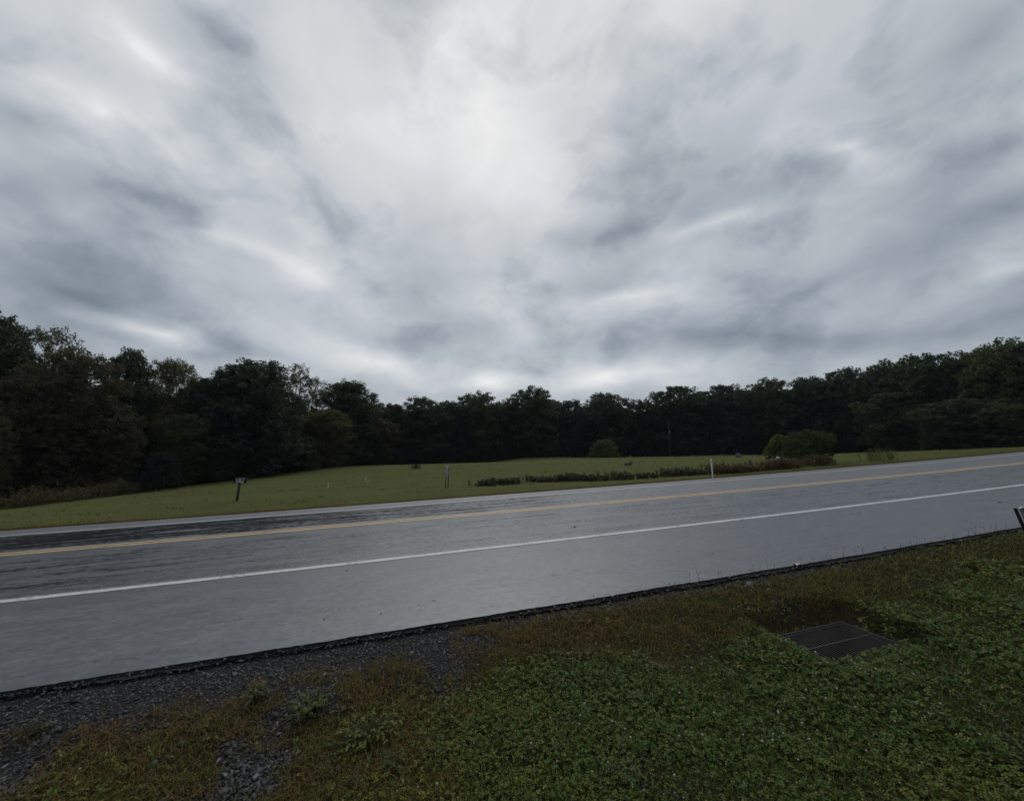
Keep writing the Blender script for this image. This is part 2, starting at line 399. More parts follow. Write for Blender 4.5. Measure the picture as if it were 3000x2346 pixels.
# ---- asphalt (uv = metres along, metres across)
def asphalt():
    m, nt, p = new_mat('wet_asphalt')
    uv = N(nt, 'ShaderNodeTexCoord').outputs['UV']
    sp = N(nt, 'ShaderNodeSeparateXYZ'); nt.links.new(uv, sp.inputs[0])
    tt, vv = sp.outputs[0], sp.outputs[1]
    def vec(a, b, o=0.0):
        c = N(nt, 'ShaderNodeCombineXYZ'); nt.links.new(math_n(nt, 'MULTIPLY_ADD', tt, a, o), c.inputs[0]); nt.links.new(math_n(nt, 'MULTIPLY_ADD', vv, b, o), c.inputs[1]); return c.outputs[0]
    fine = noise(nt, 1, 6, .65, vec(45, 45))
    agg = noise(nt, 1, 3, .6, vec(130, 130))
    blot = noise(nt, 1, 4, .6, vec(.35, .8, 3))
    patch = noise(nt, 1, 5, .62, vec(1.3, 2.6, 5)); grit = noise(nt, 1, 4, .7, vec(16, 26, 9))
    col = mixc(nt, fine, (.048, .053, .062), (.086, .093, .106))
    col = mixc(nt, mapr(nt, blot, .3, .7, 0, .45), col, (.052, .057, .067))
    shl = math_n(nt, 'MULTIPLY', mapr(nt, vv, -3.9, -4.3, 0, 1, True), mapr(nt, tt, -1, 5, 1, .25, True))
    orange = noise(nt, 1, 4, .65, vec(7, 9, 4)); speck = math_n(nt, 'ADD', math_n(nt, 'MULTIPLY', orange, .6), math_n(nt, 'MULTIPLY', grit, .4))
    speck = math_n(nt, 'MULTIPLY_ADD', math_n(nt, 'SUBTRACT', patch, .5), .35, speck)
    col = mixc(nt, math_n(nt, 'MULTIPLY', mapr(nt, speck, .47, .66, 0, 1), math_n(nt, 'MULTIPLY_ADD', shl, .5, .22)), col, (.17, .175, .18))
    col = mixc(nt, math_n(nt, 'MULTIPLY', mapr(nt, speck, .50, .36, 0, 1), math_n(nt, 'MULTIPLY_ADD', shl, .4, .3)), col, (.036, .038, .042))
    col0 = col
    # water film: long streaks in the wheel tracks, more of it in the far lane
    st = noise(nt, 1, 5, .62, vec(.42, 4.6, 7), .3)
    st2 = noise(nt, 1, 6, .74, vec(5.0, 15, 2))
    far = mapr(nt, vv, .1, .7, 0, 1, True); fsh = mapr(nt, vv, 3.2, 3.7, 1, 0, True)
    near = math_n(nt, 'MULTIPLY', mapr(nt, vv, -3.7, -3.2, 0, 1, True), mapr(nt, vv, -.9, -.4, 1, 0, True))
    left = mapr(nt, tt, -12, 14, 1, .12, True)
    wetw = math_n(nt, 'MULTIPLY', math_n(nt, 'MULTIPLY', far, fsh), math_n(nt, 'MULTIPLY_ADD', left, .175, 0))
    wetw = math_n(nt, 'MULTIPLY_ADD', near, math_n(nt, 'MULTIPLY_ADD', left, .06, .04), wetw)
    w = math_n(nt, 'ADD', math_n(nt, 'MULTIPLY_ADD', st2, .52, math_n(nt, 'MULTIPLY', st, .48)), wetw)
    wet = mapr(nt, w, .56, .66, 0, 1, True)
    rough = math_n(nt, 'MULTIPLY_ADD', mapr(nt, vv, -.2, .8, 0, 1, True), .17, .32)
    rough = math_n(nt, 'MULTIPLY', rough, math_n(nt, 'MULTIPLY_ADD', wet, -.78, 1))
    rough = math_n(nt, 'MULTIPLY_ADD', patch, .22, math_n(nt, 'SUBTRACT', rough, .11))
    nt.links.new(mixc(nt, math_n(nt, 'MULTIPLY', wet, .6), col0, (.022, .024, .028)), p.inputs['Base Color'])      # soaked asphalt is darker
    nt.links.new(rough, p.inputs['Roughness'])
    p.inputs['IOR'].default_value = 1.55; p.inputs['Specular IOR Level'].default_value = 1.0
    h = math_n(nt, 'ADD', math_n(nt, 'MULTIPLY', agg, .5), math_n(nt, 'ADD', math_n(nt, 'MULTIPLY', fine, .8), math_n(nt, 'MULTIPLY', grit, .5)))
    h = math_n(nt, 'MULTIPLY', h, math_n(nt, 'MULTIPLY_ADD', wet, -.7, 1))
    bump(nt, p, h, .4, .008)
    return m
M['asphalt'] = asphalt()
M['asphalt_edge'] = plain('asphalt_broken_edge_shaded', (.012, .012, .013), .95, 0, .6, 40, .8)  # ragged asphalt edge, black shadow of the drop put into its colour
def paint(name, c1, c2):
    m, nt, p = new_mat(name)
    uv = N(nt, 'ShaderNodeTexCoord').outputs['UV']
    mp = N(nt, 'ShaderNodeMapping'); mp.inputs['Scale'].default_value = (14, 14, 1); nt.links.new(uv, mp.inputs[0])
    n = noise(nt, 1, 6, .68, mp.outputs[0]); n2 = noise(nt, .12, 3, .5, mp.outputs[0])
    w = math_n(nt, 'ADD', math_n(nt, 'MULTIPLY', n, .7), math_n(nt, 'MULTIPLY', n2, .3))
    c = ramp(nt, w, [(.36, (.07, .07, .072)), (.45, c2), (.62, c1)])
    nt.links.new(c, p.inputs['Base Color']); p.inputs['Roughness'].default_value = .42
    return m
M['white_line'] = paint('white_road_paint', (.74, .74, .72), (.52, .52, .51))
M['yellow_line'] = paint('yellow_road_paint', (.80, .57, .26), (.64, .43, .18))
def bead_fringe():
    m, nt, p = new_mat('worn_white_paint_specks')
    uv = N(nt, 'ShaderNodeTexCoord').outputs['UV']
    mp = N(nt, 'ShaderNodeMapping'); mp.inputs['Scale'].default_value = (24, 40, 1); nt.links.new(uv, mp.inputs[0])
    n = noise(nt, 1, 4, .7, mp.outputs[0])
    a = mapr(nt, n, .52, .62, 0, .75)
    p.inputs['Base Color'].default_value = (.5, .5, .49, 1); p.inputs['Roughness'].default_value = .5
    nt.links.new(a, p.inputs['Alpha']); return m
M['fringe'] = bead_fringe()

# ---- ground: soil, crushed stone, thatch, mown field (attributes store what lies where)
def ground_mat():
    m, nt, p = new_mat('ground_cover')
    co = objco(nt)
    n1 = noise(nt, 26, 6, .65, co); n2 = noise(nt, .35, 4, .6, co); n3 = noise(nt, 3.2, 5, .6, co); n4 = noise(nt, 110, 3, .6, co)
    field = mixc(nt, mapr(nt, n2, .3, .7, 0, 1), (.084, .106, .031), (.118, .118, .044))
    field = mixc(nt, mapr(nt, n3, .35, .7, 0, .7), field, (.128, .122, .052))
    field = mixc(nt, mapr(nt, n1, .3, .7, 0, .5), field, (.060, .074, .024))
    field = mixc(nt, mapr(nt, noise(nt, 1.1, 5, .7, co), .5, .72, 0, .6), field, (.064, .080, .024))
    band = N(nt, 'ShaderNodeTexNoise', inp={'Scale': 1, 'Detail': 3, 'Roughness': .6}); bm = N(nt, 'ShaderNodeMapping'); bm.inputs['Rotation'].default_value = (0, 0, .28); bm.inputs['Scale'].default_value = (.05, .55, 1); nt.links.new(co, bm.inputs[0]); nt.links.new(bm.outputs[0], band.inputs['Vector'])
    field = mixc(nt, mapr(nt, band.outputs[0], .42, .62, 0, .5), field, (.126, .128, .048))
    soil = mixc(nt, n1, (.018, .016, .011), (.05, .042, .024))
    stone = mixc(nt, mapr(nt, n4, .3, .7, 0, 1), (.014, .014, .014), (.062, .060, .058))
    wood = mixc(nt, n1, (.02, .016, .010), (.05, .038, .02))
    field = mixc(nt, math_n(nt, 'MULTIPLY', attr(nt, 'fringe'), mapr(nt, n1, .25, .7, .5, 1)), field, (.105, .062, .028))
    c = mixc(nt, attr(nt, 'near'), field, soil)
    c = mixc(nt, attr(nt, 'gravel'), c, stone)
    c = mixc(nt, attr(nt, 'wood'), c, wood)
    nt.links.new(c, p.inputs['Base Color']); p.inputs['Roughness'].default_value = .95
    p.inputs['Specular IOR Level'].default_value = .03
    bump(nt, p, math_n(nt, 'ADD', n1, math_n(nt, 'MULTIPLY', n4, .4)), .7, .03)
    return m
M['ground'] = ground_mat()

# ================================================================== zones of the near verge
# the crushed stone spreads over the lower left; boundary line in plan
gA, gB = hit(1430, 1815), hit(1180, 2340)
gdir = (gB - gA)[:2]; gdir /= np.linalg.norm(gdir); gnrm = np.array([gdir[1], -gdir[0]])
if gnrm[0] > 0: gnrm = -gnrm              # towards the left
def gravel_amt(x, y):
    t, v = xy2tv(x, y)
    d = (x - gA[0]) * gnrm[0] + (y - gA[1]) * gnrm[1]
    d = d + (fbm(x * 1.6, y * 1.6, 31, 3) - .5) * 1.9
    a = sstep(-.5, .8, d)
    # weeds have taken patches of it
    pat = fbm(x * 1.7 + 40, y * 1.7, 51, 3)
    strip = sstep(1.0, .5, (VN - v) + (fbm(x * 2, y * 2, 71, 2) - .5) * .5)       # bare strip beside the asphalt
    bare = sstep(.50, .38, pat)
    edge = sstep(.34, .14, (VN - v) + (fbm(x * 4, y * 4, 77, 2) - .5) * .15) * .8     # gravelly lip all along
    lip = sstep(7.5, 1.5, t)
    return np.clip(np.maximum(a * np.maximum(bare, strip), edge * lip), 0, 1) * (v < VN)
def belt_amt(x, y):
    t, v = xy2tv(x, y)
    return sstep(1.35, .75, VN - v + (fbm(x * 1.3, y * 1.3, 91, 3) - .5) * 1.3)
def dry_amt(x, y):
    t, v = xy2tv(x, y)
    d = VN - v + (fbm(x * 1.3, y * 1.3, 91, 3) - .5) * 1.1
    belt = sstep(1.25, .45, d) * (1 - .72 * sstep(-1.8, 1.5, t))
    dl = (x - gA[0]) * gnrm[0] + (y - gA[1]) * gnrm[1]
    return np.clip(np.maximum(belt, sstep(-.6, .3, dl) * (.55 + .9 * (fbm(x * 1.2, y * 1.2, 15, 3) - .25))), 0, 1)

# ================================================================== GROUND
def axis(segs):
    out = [segs[0][0]]
    for a, b, n in segs: out += list(np.linspace(a, b, n + 1)[1:])
    return np.array(out)
ts = axis([(-900, -200, 8), (-200, -60, 24), (-60, -20, 50), (-20, -6, 60), (-6, 10, 130), (10, 40, 90), (40, 120, 70), (120, 300, 24), (300, 900, 8)])
vs_ = axis([(-600, -100, 8), (-100, -20, 20), (-20, -12, 16), (-12, VN - .001, 56), (VN - .001, VN + .25, 1), (VN + .25, VF - .25, 4), (VF - .25, VF + .001, 1), (VF + .001, VF + 6, 40),
            (VF + 6, 40, 50), (40, 130, 60), (130, 300, 20), (300, 900, 8)])
TT, VV = np.meshgrid(ts, vs_, indexing='ij')
GX, GY = tv2xy(TT, VV)
GZ = ground_z(GX.ravel(), GY.ravel())
nt_, nv_ = len(ts), len(vs_)
idx = np.arange(nt_ * nv_).reshape(nt_, nv_)
Q = np.stack([idx[:-1, :-1], idx[1:, :-1], idx[1:, 1:], idx[:-1, 1:]], -1).reshape(-1, 4)
cT = (TT[:-1, :-1] + TT[1:, 1:]).ravel() / 2; cV = (VV[:-1, :-1] + VV[1:, 1:]).ravel() / 2
Q = Q[~((cT > GT0 + .02) & (cT < GT1 - .02) & (cV > GV0 + .02) & (cV < GV1 - .02))]
# woodland floor mask: beyond the field edge
ex = np.array([at(px, py, d)[0] for px, py, d in EDGE]); ey = np.array([d for _, _, d in EDGE], float)
er = ex / ey
def beyond_edge(x, y):
    y2 = np.maximum(y, .5)
    return y - np.interp(x / y2, er, ey)
gx, gy = GX.ravel(), GY.ravel()
near = (VV.ravel() < 0).astype(float)
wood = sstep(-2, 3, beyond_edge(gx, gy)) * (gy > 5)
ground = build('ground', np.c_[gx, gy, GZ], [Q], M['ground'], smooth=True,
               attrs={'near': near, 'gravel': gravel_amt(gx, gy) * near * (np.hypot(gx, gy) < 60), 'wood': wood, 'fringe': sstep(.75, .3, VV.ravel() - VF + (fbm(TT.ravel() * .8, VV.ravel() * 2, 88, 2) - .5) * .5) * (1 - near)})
tag(ground, kind='structure')

# ================================================================== ROAD
rt = axis([(-160, -40, 60), (-40, -12, 60), (-12, 12, 800), (12, 60, 300), (60, 260, 100)])
def edge_j(t, s, a): return (fbm(t * 1.1, t * 0 + s, 5, 2) - .5) * a + (fbm(t * 7, t * 0 + s, 6, 2) - .5) * a * .9 + (fbm(t * 18, t * 0 + s * 3, 16, 2) - .5) * (a * .6 + .012)
ve = [lambda t: VN + edge_j(t, 1.5, .025), lambda t: t * 0 + VN + .12, lambda t: t * 0 - 3.6, lambda t: t * 0 - 1.8, lambda t: t * 0, lambda t: t * 0 + 1.8, lambda t: t * 0 + 3.6, lambda t: t * 0 + VF - .12, lambda t: VF + edge_j(t, 9.5, .08)]
def strip(name, vfun, mat, lift, parent=None, tr=rt, skirt=0.0, smooth=False):
    V = []; U = []
    for f in vfun:
        v = f(tr); x, y = tv2xy(tr, v); V.append(np.c_[x, y, roadz(tr, v) + lift]); U.append(np.c_[tr, v])
    if skirt:
        for first in (True, False):
            base = V[0] if first else V[len(vfun) - 1]; u = U[0] if first else U[len(vfun) - 1]
            b = base.copy(); b[:, 2] -= skirt
            t2, v2 = xy2tv(b[:, 0], b[:, 1]); x, y = tv2xy(t2, v2 + (-.05 if first else .05)); b[:, 0] = x; b[:, 1] = y
            if first: V.insert(0, b); U.insert(0, u)
            else: V.append(b); U.append(u)
    n = len(tr); k = len(V); P = np.concatenate(V); UV = np.concatenate(U)
    ii = np.arange(n * k).reshape(k, n)
    q = np.stack([ii[:-1, :-1], ii[:-1, 1:], ii[1:, 1:], ii[1:, :-1]], -1).reshape(-1, 4)
    return build(name, P, [q], mat, parent, smooth, uv=UV)
road = tag(strip('road', ve, M['asphalt'], 0, smooth=True), kind='structure')
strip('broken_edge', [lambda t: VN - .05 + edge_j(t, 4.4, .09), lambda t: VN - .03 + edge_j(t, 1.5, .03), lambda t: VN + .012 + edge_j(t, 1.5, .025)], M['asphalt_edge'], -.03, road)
# its outer side drops to the ground
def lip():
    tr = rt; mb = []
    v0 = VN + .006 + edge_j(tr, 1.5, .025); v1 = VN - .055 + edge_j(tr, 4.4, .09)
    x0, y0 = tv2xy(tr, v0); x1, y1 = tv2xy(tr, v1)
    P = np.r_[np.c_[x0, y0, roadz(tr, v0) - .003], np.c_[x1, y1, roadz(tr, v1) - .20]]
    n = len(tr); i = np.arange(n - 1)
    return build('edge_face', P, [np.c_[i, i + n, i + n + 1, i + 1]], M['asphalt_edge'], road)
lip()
def vconst(c): return lambda t: t * 0 + c
def rag(c, s, a): return lambda t: c + (fbm(t * 9, t * 0 + s, 12, 3) - .5) * a
rtm = axis([(-160, -40, 60), (-40, -12, 160), (-12, 12, 600), (12, 60, 400), (60, 260, 100)])
strip('yellow_centre_line', [rag(-.18, 1, .012), rag(-.06, 2, .012)], M['yellow_line'], .005, road, rtm)
strip('yellow_centre_line', [rag(.06, 3, .012), rag(.18, 4, .012)], M['yellow_line'], .005, road, rtm)
strip('white_edge_line', [rag(-3.68, 5, .014), rag(-3.53, 6, .02)], M['white_line'], .005, road, rtm)
strip('white_edge_line', [rag(3.53, 7, .014), rag(3.67, 8, .014)], M['white_line'], .005, road, rtm)
strip('worn_line_fringe', [vconst(-3.515), vconst(-3.43)], M['fringe'], .004, road)

# ================================================================== TREES
rng = np.random.default_rng(11)
def leaf_cloud(centres, radii, counts, leaf, flat=.62, seed=0, updown=.35):
    """leaf-sized bent quads scattered through many clumps"""
    r = np.random.default_rng(seed)
    c = np.repeat(centres, counts, 0); rad = np.repeat(radii, counts)
    n = len(c)
    d = r.normal(size=(n, 3)); d /= np.linalg.norm(d, axis=1)[:, None]
    rr = r.random(n) ** .45
    p = c + d * (rr * rad)[:, None] * np.array([1, 1, flat])
    nrm = r.normal(size=(n, 3)) * .75 + np.array([0, 0, .9]) + d * .35; nrm /= np.linalg.norm(nrm, axis=1)[:, None]
    a = np.cross(nrm, r.normal(size=(n, 3))); a /= np.linalg.norm(a, axis=1)[:, None]
    b = np.cross(nrm, a)
    s = leaf * r.uniform(.6, 1.4, n)[:, None]
    w = s * r.uniform(.35, .6, n)[:, None]
    droop = nrm * s * .18
    V = np.stack([p - a * s * .55 - droop, p + b * w - a * s * .05, p + a * s * .55 - droop, p - b * w + a * s * .05], 1).reshape(-1, 3)
    return V, np.arange(4 * n).reshape(n, 4)
def prof(kind, h):
    """crown half-width at relative height h"""
    if kind == 'oak': return np.interp(h, [0, .04, .15, .35, .6, .8, .93, 1], [.45, .7, .85, .97, 1, .92, .72, .35])
    if kind == 'tall': return np.interp(h, [0, .05, .2, .45, .7, .88, 1], [.5, .7, .8, .9, 1, .84, .4])
    if kind == 'airy': return np.interp(h, [0, .08, .25, .5, .75, .9, 1], [.55, .75, .8, .85, 1, .7, .15])
    if kind == 'cone': return np.interp(h, [0, .06, .3, .7, 1], [.8, 1, .85, .5, .06])
    return np.interp(h, [0, .1, .3, .6, .85, 1], [.75, .95, 1, .85, .5, .1])      # bush
def make_tree(kind, H, W, seed, leaf, nlobe, per, base=.03, trunk_r=.22, limb_n=14, hole=0.0, lobe_r=(.085, .15), cl=18):
    """trunk and crown meshes of a tree standing at the origin; the crown is many lobes, each a shell of leaf clumps"""
    r = np.random.default_rng(seed); mb = MB()
    hs = np.linspace(0, .86, 9)
    wob = np.cumsum(r.normal(size=(9, 2)) * .010 * H, 0)
    tp = np.c_[wob - wob[:1], hs * H]; mb.tube(tp, trunk_r * (1.25 - 1.15 * hs), 7)
    def axis_at(h): return np.array([np.interp(h * H, tp[:, 2], tp[:, 0]), np.interp(h * H, tp[:, 2], tp[:, 1]), h * H])
    def env(h): return prof(kind, h) * W / 2
    L = []; ga = r.uniform(0, 6.28)
    for i in range(nlobe):
        h = base + (.93 - base) * ((i + r.uniform(.1, .9)) / nlobe) ** .92
        lr = r.uniform(*lobe_r) * H * (1.0 if h < .75 else .85)
        e = max(env(min(1, h + .02)) - lr * .75, 0); az = ga + i * 2.399 + r.normal() * .35
        f = r.uniform(.55, 1.0) if h < .82 else r.uniform(.1, 1.0)
        L.append((np.array([math.cos(az) * e * f, math.sin(az) * e * f, max(h * H, lr * .55)]), lr))
    L.append((np.array([wob[-1, 0], wob[-1, 1], H * .92]), .10 * H))
    C = []; Rd = []
    for c, lr in L:
        c[2] = min(c[2], H * (1 - .24 * min(1, np.hypot(c[0], c[1]) / (W / 2)) ** 2) - lr * r.uniform(.85, 1.15))
        h0 = max(.05, c[2] / H - .16 - r.uniform(0, .06)); p0 = axis_at(min(h0, .84)); s = np.linspace(0, 1, 5)[:, None]
        p1 = (p0 + c) / 2 + np.array([0, 0, -.015 * H]); path = (1 - s) ** 2 * p0 + 2 * s * (1 - s) * p1 + s ** 2 * c
        mb.tube(path, trunk_r * (.42 - .30 * min(1, c[2] / H)) * np.linspace(1, .35, 5), 5, False)
        n = int(cl * (lr / (.115 * H)) ** 1.6) + 4
        d = r.normal(size=(n, 3)); d[:, 2] = np.abs(d[:, 2]) * 1.1 - .45; d /= np.linalg.norm(d, axis=1)[:, None]
        q = c + d * lr * r.uniform(.62, 1.08, n)[:, None] * np.array([1.05, 1.05, .95])
        for k in range(n):
            if r.random() < hole: continue
            C.append(q[k]); Rd.append(r.uniform(.022, .042) * H)
            if k % 3 == 0: mb.tube([c, (c + q[k]) / 2 + r.normal(size=3) * .008 * H, q[k]], [trunk_r * .09, trunk_r * .06, trunk_r * .02], 4, False)
    C = np.array(C); Rd = np.array(Rd)
    cnt = np.maximum(6, (per * (Rd / (.032 * H)) ** 2)).astype(int)
    V, Qd = leaf_cloud(C, Rd, cnt, leaf, .8, seed + 1)
    V[:, 2] = np.maximum(V[:, 2], .05)
    to = mb.build('trunk', M['bark'], smooth=True); co = build('crown', V, [Qd], M['leaf'])
    tm, cm = to.data, co.data
    bpy.data.objects.remove(to); bpy.data.objects.remove(co)
    return tm, cm, H, W
KINDS = {
    'oakA': make_tree('oak', 17, 12, 1, .27, 46, 24),
    'oakB': make_tree('oak', 17, 11, 2, .27, 42, 24, hole=.12),
    'oakC': make_tree('tall', 17, 9.5, 3, .27, 40, 24),
    'oakD': make_tree('tall', 17, 10.5, 4, .27, 40, 24, hole=.15),
    'airyA': make_tree('airy', 15, 9, 5, .17, 34, 24, trunk_r=.2, hole=.35, cl=16, lobe_r=(.08, .14)),
    'airyB': make_tree('airy', 15, 9.5, 6, .17, 36, 26, trunk_r=.2, hole=.3, cl=16, lobe_r=(.08, .14)),
    'nearA': make_tree('oak', 15, 10, 7, .18, 52, 36, cl=22),
    'nearB': make_tree('tall', 15, 9, 8, .18, 50, 36, cl=22),
    'nearC': make_tree('tall', 15, 9.5, 9, .16, 50, 36, cl=20, hole=.12),
    'cone': make_tree('cone', 9, 5.5, 10, .16, 36, 26),
    'bushA': make_tree('bush', 4, 5, 12, .10, 34, 26, base=.02, trunk_r=.08, lobe_r=(.12, .22), cl=16),
    'bushC': make_tree('oak', 4, 6.5, 21, .105, 22, 30, base=.04, trunk_r=.09, lobe_r=(.16, .32), cl=18, hole=.08),
    'bushB': make_tree('bush', 4, 4.2, 13, .10, 30, 26, base=.02, trunk_r=.07, lobe_r=(.12, .22), cl=16),
}
def plant(name, kind, x, y, H, W, tint, label, cat, group=None, rz=None, z=None):
    tm, cm, h0, w0 = KINDS[kind]
    o = empty(name, (x, y, (gz(x, y) if z is None else z) - .05), rng.uniform(0, 6.28) if rz is None else rz)
    o.scale = (W / w0, W / w0, H / h0)
    for nm, me in (('trunk', tm), ('crown', cm)):
        c = bpy.data.objects.new(nm, me); COL.objects.link(c); c.parent = o
        c.color = (*tint, 1) if nm == 'crown' else (1, 1, 1, 1)
    return tag(o, label, cat, group)
def edge_depth(px): return float(np.interp((px - 1500) / FPX / math.cos(PITCH), er, ey))
def tree_px(px, top, wpx, back, kind, tint, label, name='tree', group='trees of the wood behind the field', rz=None):
    d = edge_depth(px) + back
    p = at(px, top, d); base = gz(p[0], p[1])
    return plant(name, kind, p[0], p[1], max(2.0, p[2] - base), wpx * d / FPX, tint, label, 'tree', group, rz)
DK = (.058, .074, .054); DG = (.062, .084, .050); BL = (.054, .070, .062); OL = (.088, .096, .052); BR = (.080, .072, .048); YE = (.120, .114, .058); RD = (.066, .058, .044); LG = (.090, .112, .052)
W_ = 1.3736
TREES = [  # column (view px), top row, width, metres behind the field edge, kind, tint, label
    (-20, 645, 190, 3, 'nearB', DK, 'tallest dark tree, cut off by the left edge of the picture'),
    (78, 690, 130, 5, 'airyA', OL, 'airy tree with thin lacy crown, next to the tallest tree at the left edge'),
    (140, 700, 120, 3, 'airyB', OL, 'airy tree with a bare forked limb showing, second lacy crown from the left'),
    (175, 745, 190, -1, 'nearC', BR, 'broad brownish tree in front of the lacy crowns at the left'),
    (45, 800, 150, -1.5, 'nearC', RD, 'dull reddish brown tree low at the left edge of the wood'),
    (283, 740, 105, 4, 'nearA', DK, 'dark rounded tree between the brownish tree and a pale yellowish crown'),
    (372, 762, 125, 3, 'nearC', YE, 'pale yellowish brown crown between two dark trees left of the mailbox'),
    (440, 800, 90, 2, 'nearB', OL, 'olive narrow tree left of the largest dark round tree'),
    (548, 766, 205, 0, 'nearA', BL, 'largest dark round tree, standing above the mailbox'),
    (640, 776, 90, 5, 'airyB', OL, 'thin open crown touching the right side of the largest dark round tree'),
    (672, 800, 90, 3, 'airyA', YE, 'open yellowish crown right of the largest dark round tree'),
    (742, 808, 120, 2, 'nearB', DK, 'dark upright tree where the left wood steps down'),
    (790, 850, 80, 5, 'oakD', OL, 'short olive tree in the dip of the skyline'),
    (838, 858, 80, 5, 'oakC', DG, 'small dark tree right of the dip in the skyline'),
    (905, 845, 125, 3, 'oakA', DK, 'dark flat-topped tree above the house number post'),
    (960, 852, 90, 5, 'oakC', BL, 'narrow dark tree right of the one above the house number post'),
    (1022, 835, 120, 3, 'oakB', DG, 'dark tree just left of the dome-shaped crown in mid wood'),
    (1138, 823, 112, 3, 'oakB', DG, 'dome-shaped crown standing out over the middle of the wood'),
    (1085, 848, 80, 5, 'oakD', DK, 'lower dark tree at the left shoulder of the dome-shaped crown'),
    (1218, 850, 80, 4, 'oakC', BL, 'low dark tree right of the dome-shaped crown'),
    (1292, 835, 115, 3, 'oakA', DK, 'broad dark tree directly above the small olive shrub'),
    (1365, 850, 75, 4, 'oakD', BR, 'brownish low tree just left of the utility pole'),
    (1442, 822, 145, 3, 'oakA', DK, 'dark rounded tree standing behind the utility pole'),
    (1540, 818, 115, 3, 'oakA', BL, 'broad dark tree behind the white roadside post'),
    (1640, 805, 110, 3, 'oakB', DG, 'dark tree above the left part of the wide field bush'),
    (1722, 800, 110, 3, 'oakC', DK, 'dark tree above the right part of the wide field bush'),
    (1800, 783, 115, 3, 'oakA', DK, 'dark tree right of the wide field bush, where the skyline starts to climb'),
    (1880, 768, 110, 4, 'oakB', DG, 'tree at the middle of the climbing skyline on the right'),
    (1965, 750, 140, 4, 'oakA', DG, 'big dark tree on the climbing skyline, third from the right edge'),
    (2050, 745, 100, 6, 'oakD', DK, 'dark tree tucked behind the pale tree near the right edge'),
    (2135, 722, 140, 5, 'oakB', LG, 'paler green tall tree near the right edge of the picture'),
    (2235, 715, 150, 4, 'oakA', DG, 'dark tall tree cut off by the right edge of the picture'),
]
for i, (cx, top, w, back, kind, tint, lab) in enumerate(TREES):
    tree_px(cx * W_, top * W_, w * W_ * 1.12, back, kind, tint, lab)
# lower trees in front of the tall ones
FRONT = [
    (-15, 880, 90, -4, 'nearC', (.075,.072,.03), 'yellowish low tree hanging into the picture at the left edge'),
    (120, 880, 130, -2, 'nearA', RD, 'low reddish brown tree under the lacy crowns'),
    (235, 860, 120, -1.5, 'nearB', BR, 'low brown tree left of the dark clipped-looking bush'),
    (400, 880, 110, -1, 'nearC', OL, 'low olive tree between the dark bush and the largest dark round tree'),
    (470, 930, 90, -1.5, 'nearA', DK, 'low dark tree under the left side of the largest round tree'),
    (700, 870, 110, -1, 'nearC', YE, 'yellowish low tree at the corner of the field right of the mailbox'),
    (655, 930, 70, -2, 'cone', OL, 'small olive tree at the field corner under the open crowns'),
    (810, 890, 90, 1, 'oakD', BR, 'low brownish tree under the dip of the skyline'),
    (1895, 835, 120, -1, 'oakC', DG, 'lower leafy tree in front of the climbing wood on the right'),
    (2035, 850, 150, -1, 'oakA', DK, 'low spreading tree beside the road near the right edge'),
    (2150, 860, 140, 0, 'oakD', DG, 'low dark tree by the road at the right edge'),
]
for cx, top, w, back, kind, tint, lab in FRONT: tree_px(cx * W_, top * W_, w * W_ * 1.1, back, kind, tint, lab, name='low_tree', group='lower trees along the front of the wood')
# rows deeper in the wood that only fill the gaps
kk = ['oakA', 'oakB', 'oakC', 'oakD']
tops = np.array([(c, t) for c, t, *_ in TREES if t < 900], float); tops = tops[np.argsort(tops[:, 0])]
k = 0
for row, (back, drop, step) in enumerate(((8, 14, 60), (16, 16, 68), (26, 12, 80))):
    for cx in np.arange(-160 + row * 23, 2380, step):
        cxx = cx + rng.uniform(-12, 12); top = np.interp(cxx, tops[:, 0], tops[:, 1]) + drop + rng.uniform(0, 26) + (55 if cxx < 470 or 600 < cxx < 720 else 0)
        tree_px(cxx * W_, top * W_, step * 1.75 * W_, back + rng.uniform(-2, 2), kk[k % 4], (DK, BL, DG)[k % 3],
                'dark tree deeper in the wood, behind the front row', name='inner_tree', group='trees deeper in the wood'); k += 1
# bushes at the foot of the wood
k = 0
for cx in np.arange(-120, 2330, 27):
    if 300 < cx < 385: continue
    cxx = (cx + rng.uniform(-9, 9)) * W_; d = edge_depth(cxx) + (rng.uniform(-.5, 1.2) if k % 2 else rng.uniform(3, 6)); p = at(cxx, 1300, d)
    h = rng.uniform(1.6, 3.4) if k % 2 else rng.uniform(3.5, 5)
    plant('edge_bush', 'bushA' if k % 2 else 'bushB', p[0], p[1], h, h * rng.uniform(1.4, 2.0), (DK, BL, DG, (.04, .044, .028))[k % 4],
          'dark leafy bush at the foot of the wood along the field edge', 'bush', 'bushes along the foot of the wood'); k += 1
